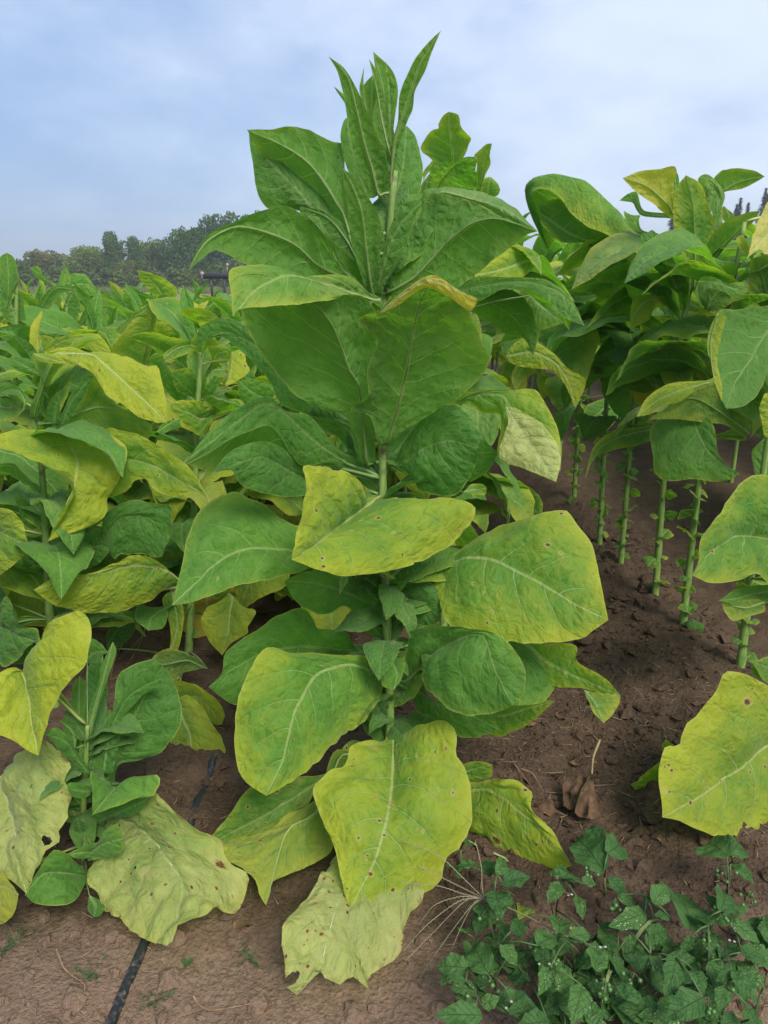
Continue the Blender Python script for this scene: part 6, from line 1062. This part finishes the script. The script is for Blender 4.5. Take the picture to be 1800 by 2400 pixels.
for wi, rt in enumerate(WEED_ROOTS):
    rx, ry = rt[0] / 1000, rt[1] / 1000; rz = float(height(rx, ry))
    o = empty('nightshade_weed', (rx, ry, rz)); tag(o, WLAB[wi], 'weed', 'nightshade weeds at the lower right')
    O = Vector((rx, ry, rz)); nodes = [(Vector((0, 0, -.01)), 0), (Vector((rng.uniform(-.01, .01), rng.uniform(-.01, .01), .06)), 0)]
    st = MB(); st.tube([nodes[0][0], nodes[1][0]], [.0034, .0028], 6)
    mine = sorted([l for l in WEED_LEAVES if l[0] == wi], key=lambda l: (l[1][0] / 1000 - rx) ** 2 + (l[1][1] / 1000 - ry) ** 2)
    for _, b, t, low in mine:
        B, T = Vector(b) / 1000 - O, Vector(t) / 1000 - O
        q = min(nodes, key=lambda nd: (nd[0] - B).length + nd[1] * .02)
        dn = (q[0] + B) / 2 + Vector((0, 0, .10 * (B - q[0]).length))
        if (B - q[0]).length > .02: st.tube([q[0], dn, B], [.0022, .0018, .0013], 6)
        nodes.append((B, q[1] + 1))
        d = T - B; L = d.length * 1.08
        c = link('leaf', rng.choice(WL), o); x = d.normalized()
        up = Vector((rng.uniform(-.45, .45), -.45 + rng.uniform(-.4, .3), 1)); zc = (up - x * up.dot(x)).normalized(); yc = zc.cross(x)
        mt = Matrix((x, yc, zc)).transposed().to_4x4(); mt.translation = B
        ws = rng.uniform(.75, 1.2); L *= rng.uniform(.62, 1.12)
        c.matrix_local = mt @ Matrix.Diagonal((L, L * ws, L, 1))
    st.build('stem', M_WSTEM, o)
    for i, p in WEED_BERRIES:
        if i != wi: continue
        B = Vector(p) / 1000 - O; m = MB(); s2 = MB()
        for k in range(rng.randint(5, 8)):
            c_ = B + Vector((rng.gauss(0, .011), rng.gauss(0, .011), rng.gauss(0, .007))); m.ball(c_, rng.uniform(.0038, .0055), 8, 6)
            s2.tube([B + Vector((0, 0, .02)), (B + c_) / 2 + Vector((0, 0, .012)), c_], .0008, 4)
        bo = tag(m.build('berry_cluster', M_BERRY, o), kind='stuff'); s2.build('stalk', M_WSTEM, bo)
    for i, p in WEED_FLOWERS:
        if i != wi: continue
        B = Vector(p) / 1000 - O; m = MB()
        for k in range(2):
            c_ = B + Vector((rng.gauss(0, .007), rng.gauss(0, .007), rng.gauss(0, .004)))
            for j in range(5):
                a = j * 1.257 + k; e = Vector((math.cos(a), math.sin(a), .2)) * .0034; w_ = Vector((-math.sin(a), math.cos(a), 0)) * .0011
                m.add([c_, c_ + e * .5 + w_, c_ + e, c_ + e * .5 - w_], [(0, 1, 2, 3)])
        m.build('flower', M_PETAL, o)

# finger-grass seed head bending over the weeds
V3 = lambda p: (p[0] / 1000, p[1] / 1000, p[2] / 1000)
b0 = V3(GRASS_STALK[-1]); gr = empty('finger_grass', (b0[0], b0[1], 0)); tag(gr, 'single grass stalk with thin spreading seed spikes over the weeds', 'grass stalk')
rel = lambda p: (p[0] / 1000 - b0[0], p[1] / 1000 - b0[1], p[2] / 1000)
M_GST = plain('grass_stalk', (.16, .20, .07), .6, .3, (.11, .15, .05), 90); M_SPK = plain('seed_spike', (.30, .29, .18), .7, .2, (.17, .15, .09), 300)
sp = spline([rel(p) for p in GRASS_STALK] + [(0, .01, -.01)], 30)
m = MB(); m.tube(sp, [.0011] * 30, 6); m.build('stalk', M_GST, gr)
for fi in GRASS_FINGERS:
    q = spline([rel(p) for p in fi][::-1], 40); m = MB(); m.tube(q, [.0007] * 39 + [.0003], 5)
    for k in range(3, 39):
        s_ = 1 if k % 2 else -1; d = Vector(q[k] - q[k - 1]).normalized(); w_ = d.orthogonal().normalized() * .0012 * s_
        p_ = Vector(q[k]); m.tube([p_, p_ + w_ + d * .0012, p_ + w_ * .8 + d * .0034], [.0003, .0007, .0002], 4, False)
    m.build('seed_spike', M_SPK, gr)
# blade leaves of that grass
for k, (a, L) in enumerate(((.6, .16), (2.6, .2), (4.2, .12))):
    m = MB(); P = [(math.cos(a) * L * i / 6, math.sin(a) * L * i / 6, .02 + .10 * math.sin(i / 6 * 2.4)) for i in range(7)]
    for i in range(6):
        w0, w1 = .004 * math.sin(.5 + 2.5 * i / 6), .004 * math.sin(.5 + 2.5 * (i + 1) / 6) if i < 5 else .0003
        n0 = Vector((-math.sin(a), math.cos(a), 0)); A, B = Vector(P[i]), Vector(P[i + 1])
        m.add([A - n0 * w0, A + n0 * w0, B + n0 * w1, B - n0 * w1], [(0, 1, 2, 3)])
    m.build('blade', M_GST, gr)

# ---------------------------------------------------------------- withered and small things on the soil
g = G('dead_leaf_skin'); tcn = g.n.new('ShaderNodeTexCoord'); a_ = g.noise(tcn.outputs['Object'], 35, 5, .65); b_ = g.noise(tcn.outputs['Object'], 140, 4)
cc = g.mix(g.rng(a_, .3, .7), (.058, .036, .022), (.15, .092, .052)); cc = g.mix(g.rng(a_, .6, .75, 0., .8), cc, (.28, .18, .075)); cc = g.mix(g.rng(b_, .3, .7, .0, .5), cc, (.04, .022, .014))
M_DEAD = g.out(g.bsdf(cc, .85, .15, g.bump(b_, .7, .004)))
o = empty('wilted_leaf', V3(WILTED[0][0])); tag(o, 'wilted brown leaf with pale stalk lying on the soil beside the furrow', 'dead leaf')
ob = np.array(V3(WILTED[0][0])); rl = lambda P: [np.array(V3(p)) - ob for p in P]
m = MB(); m.tube(spline(rl(WILTED[0]), 14), [.004 - .0001 * i for i in range(14)], 8); m.build('stalk', plain('dry_stalk', (.34, .25, .13), .7, .25, (.22, .15, .08), 60), o)
for j in (1, 4):
    me, *_ = leaf_mesh('blade', *[rl(WILTED[j + k]) for k in range(3)], 36, 12, j, .3, .6, 2.0, 1.6); me.materials.clear(); me.materials.append(M_DEAD); link('blade', me, o)
def dead_scrap(x, y, size, seed, label):
    r = random.Random(seed); a = r.uniform(0, 6.28); z = float(height(x, y))
    T = lambda u, v, w: np.array([math.cos(a) * u - math.sin(a) * v, math.sin(a) * u + math.cos(a) * v, w]) * size
    mid = [T(0, 0, .05), T(.4, .1, .22), T(.8, 0, .15), T(1.1, .1, .02)]; lf = [mid[0], T(.3, .35, .05), T(.8, .3, .02), mid[-1]]; rt_ = [mid[0], T(.3, -.3, .1), T(.8, -.3, .12), mid[-1]]
    me, *_ = leaf_mesh('dead_leaf', mid, lf, rt_, 26, 9, seed, .3, .8, 2.2, 1.8); me.materials.clear(); me.materials.append(M_DEAD)
    q = link('dead_leaf', me); q.location = (x, y, z); tag(q, label, 'dead leaf', 'dead leaf scraps on the soil')
dead_scrap(.40, 1.72, .075, 1, 'crumpled brown leaf scrap left of the wilted leaf, near the spotted leaf')
dead_scrap(.44, 1.80, .06, 2, 'small curled brown leaf scrap left of the wilted leaf, the upper one')
dead_scrap(.37, 1.66, .06, 3, 'dark brown leaf scrap lying by the lower right leaf of the middle plant')
dead_scrap(-.06, 1.86, .12, 4, 'brown dead leaf at the foot of the tall middle plant')
dead_scrap(-.10, 1.78, .10, 5, 'dead leaf fold hanging by the stem base of the middle plant')
dead_scrap(-.62, 1.52, .07, 8, 'brown leaf scrap under the dark green shoots at the left')
dead_scrap(-.35, 1.45, .05, 10, 'tiny brown scrap beside the hose')
lit = MB()
for k in range(60):
    x, y = rng.choice(((rng.uniform(.3, 1.2), rng.uniform(1.6, 3.2)), (rng.uniform(-.7, .3), rng.uniform(1.35, 2.0))))
    z = float(height(x, y)); s_ = rng.uniform(.008, .030); a = rng.uniform(0, 6.28)
    g_ = [(u * s_, v * s_ * (1 - .5 * abs(u)), s_ * (.25 + rng.uniform(-.25, .35))) for u in (-1, -.5, 0, .5, 1) for v in (-.6, -.2, .2, .6)]
    lit.add([(x + p[0] * math.cos(a) - p[1] * math.sin(a), y + p[0] * math.sin(a) + p[1] * math.cos(a), z + p[2]) for p in g_], [(q * 4 + w, q * 4 + w + 1, q * 4 + w + 5, q * 4 + w + 4) for q in range(4) for w in range(3)])
tag(lit.build('leaf_litter', M_DEAD), 'dry leaf crumbs among the soil clods', kind='stuff')
M_TW = plain('dry_twig', (.27, .17, .095), .8, .2, (.15, .085, .045), 60)
TLAB = ['reddish dry stem lying on the pale soil left of the hose', 'dry runner stem at the bottom edge right of the hose', 'dry root standing out of the soil by the dark shoots, the thickest', 'dry root crossing the thickest one by the dark shoots', 'pale dry root nearest to the dark shoots', 'dry stick on the soil left of the wilted leaf', 'short dry stick beside the crumpled scraps']
for tw, lb in zip(TWIGS, TLAB):
    P = [V3(p) for p in tw]; q = spline(P, 24); q = [(x, y, max(z, float(height(x, y)) + .001)) for x, y, z in q]
    m = MB(); m.tube(q, [.0028 - .00008 * i for i in range(24)], 6); tag(m.build('dry_stem', M_TW), lb, 'dry stem', 'dry stems and roots on the soil')
SLAB = ['tiny round-leaved seedling right of the hose', 'feathery weed seedling beside the spotted pale leaf', 'small feathery seedling on the pale soil left of the hose', 'wispy seedling at the left border', 'wispy seedling under the round dark leaf at the left', 'grassy seedling right of the hose near the bottom', 'broad-leaved young tobacco seedling at the foot of the nearest bare stem', 'little pale seedling by the farthest bare stem']
for i, (p, lb) in enumerate(zip(SPROUTS, SLAB)):
    x, y = p[0] / 1000, p[1] / 1000; z = float(height(x, y))
    o = empty('seedling', (x, y, z)); tag(o, lb, 'seedling')
    if i in (0, 6, 7):
        for k in range(3 if i else 5):
            lo = link('leaf', LIB['tip'][k % 3] if i != 6 else LIB['low'][k], o); s_ = .075 if i == 0 else .22 if i == 6 else .3
            lo.rotation_euler = (0, .6, k * 2.2 + .5 + i); lo.location = (0, 0, .004 + .02 * k * (i == 6)); lo.scale = (s_, s_ * (2.2 if i == 0 else 1.2), s_); lo.color = (.05, 0, .5, 0)
    else:
        m = MB(); s2 = MB()
        for k in range(9):
            a = rng.uniform(0, 6.28); L = rng.uniform(.02, .045); P = [(0, 0, 0), (math.cos(a) * L * .5, math.sin(a) * L * .5, L * .4), (math.cos(a) * L, math.sin(a) * L, L * rng.uniform(.2, .6))]
            s2.tube(P, [.0006, .0005, .0003], 4)
            for f in (.4, .6, .8, 1.):
                c_ = Vector(P[2]) * f
                for sg in (-1, 1): m.add([c_, c_ + Vector((rng.uniform(-.006, .006), rng.uniform(-.006, .006), .002)), c_ + Vector((rng.uniform(-.008, .008), rng.uniform(-.008, .008), .004))], [(0, 1, 2)])
        s2.build('stem', M_WSTEM, o); m.build('leaves', plain('seedling_green', (.05, .095, .03), .6, .3), o, False)['kind'] = 'stuff'

# ---------------------------------------------------------------- air
hz = MB(); a_, b_ = (-1600, -450, -3.5), (1600, 2300, 45)
hz.add([(x, y, z) for z in (a_[2], b_[2]) for y in (a_[1], b_[1]) for x in (a_[0], b_[0])], [(0, 2, 3, 1), (4, 5, 7, 6), (0, 1, 5, 4), (2, 6, 7, 3), (0, 4, 6, 2), (1, 3, 7, 5)])
hm_ = bpy.data.materials.new('haze'); hm_.use_nodes = True; hm_.node_tree.nodes.clear()
pv = hm_.node_tree.nodes.new('ShaderNodeVolumePrincipled'); pv.inputs['Color'].default_value = (.90, .95, 1, 1); pv.inputs['Density'].default_value = .0011; pv.inputs['Anisotropy'].default_value = .2
ho = hm_.node_tree.nodes.new('ShaderNodeOutputMaterial'); hm_.node_tree.links.new(pv.outputs[0], ho.inputs['Volume'])
tag(hz.build('haze', hm_, smooth=False), kind='stuff')
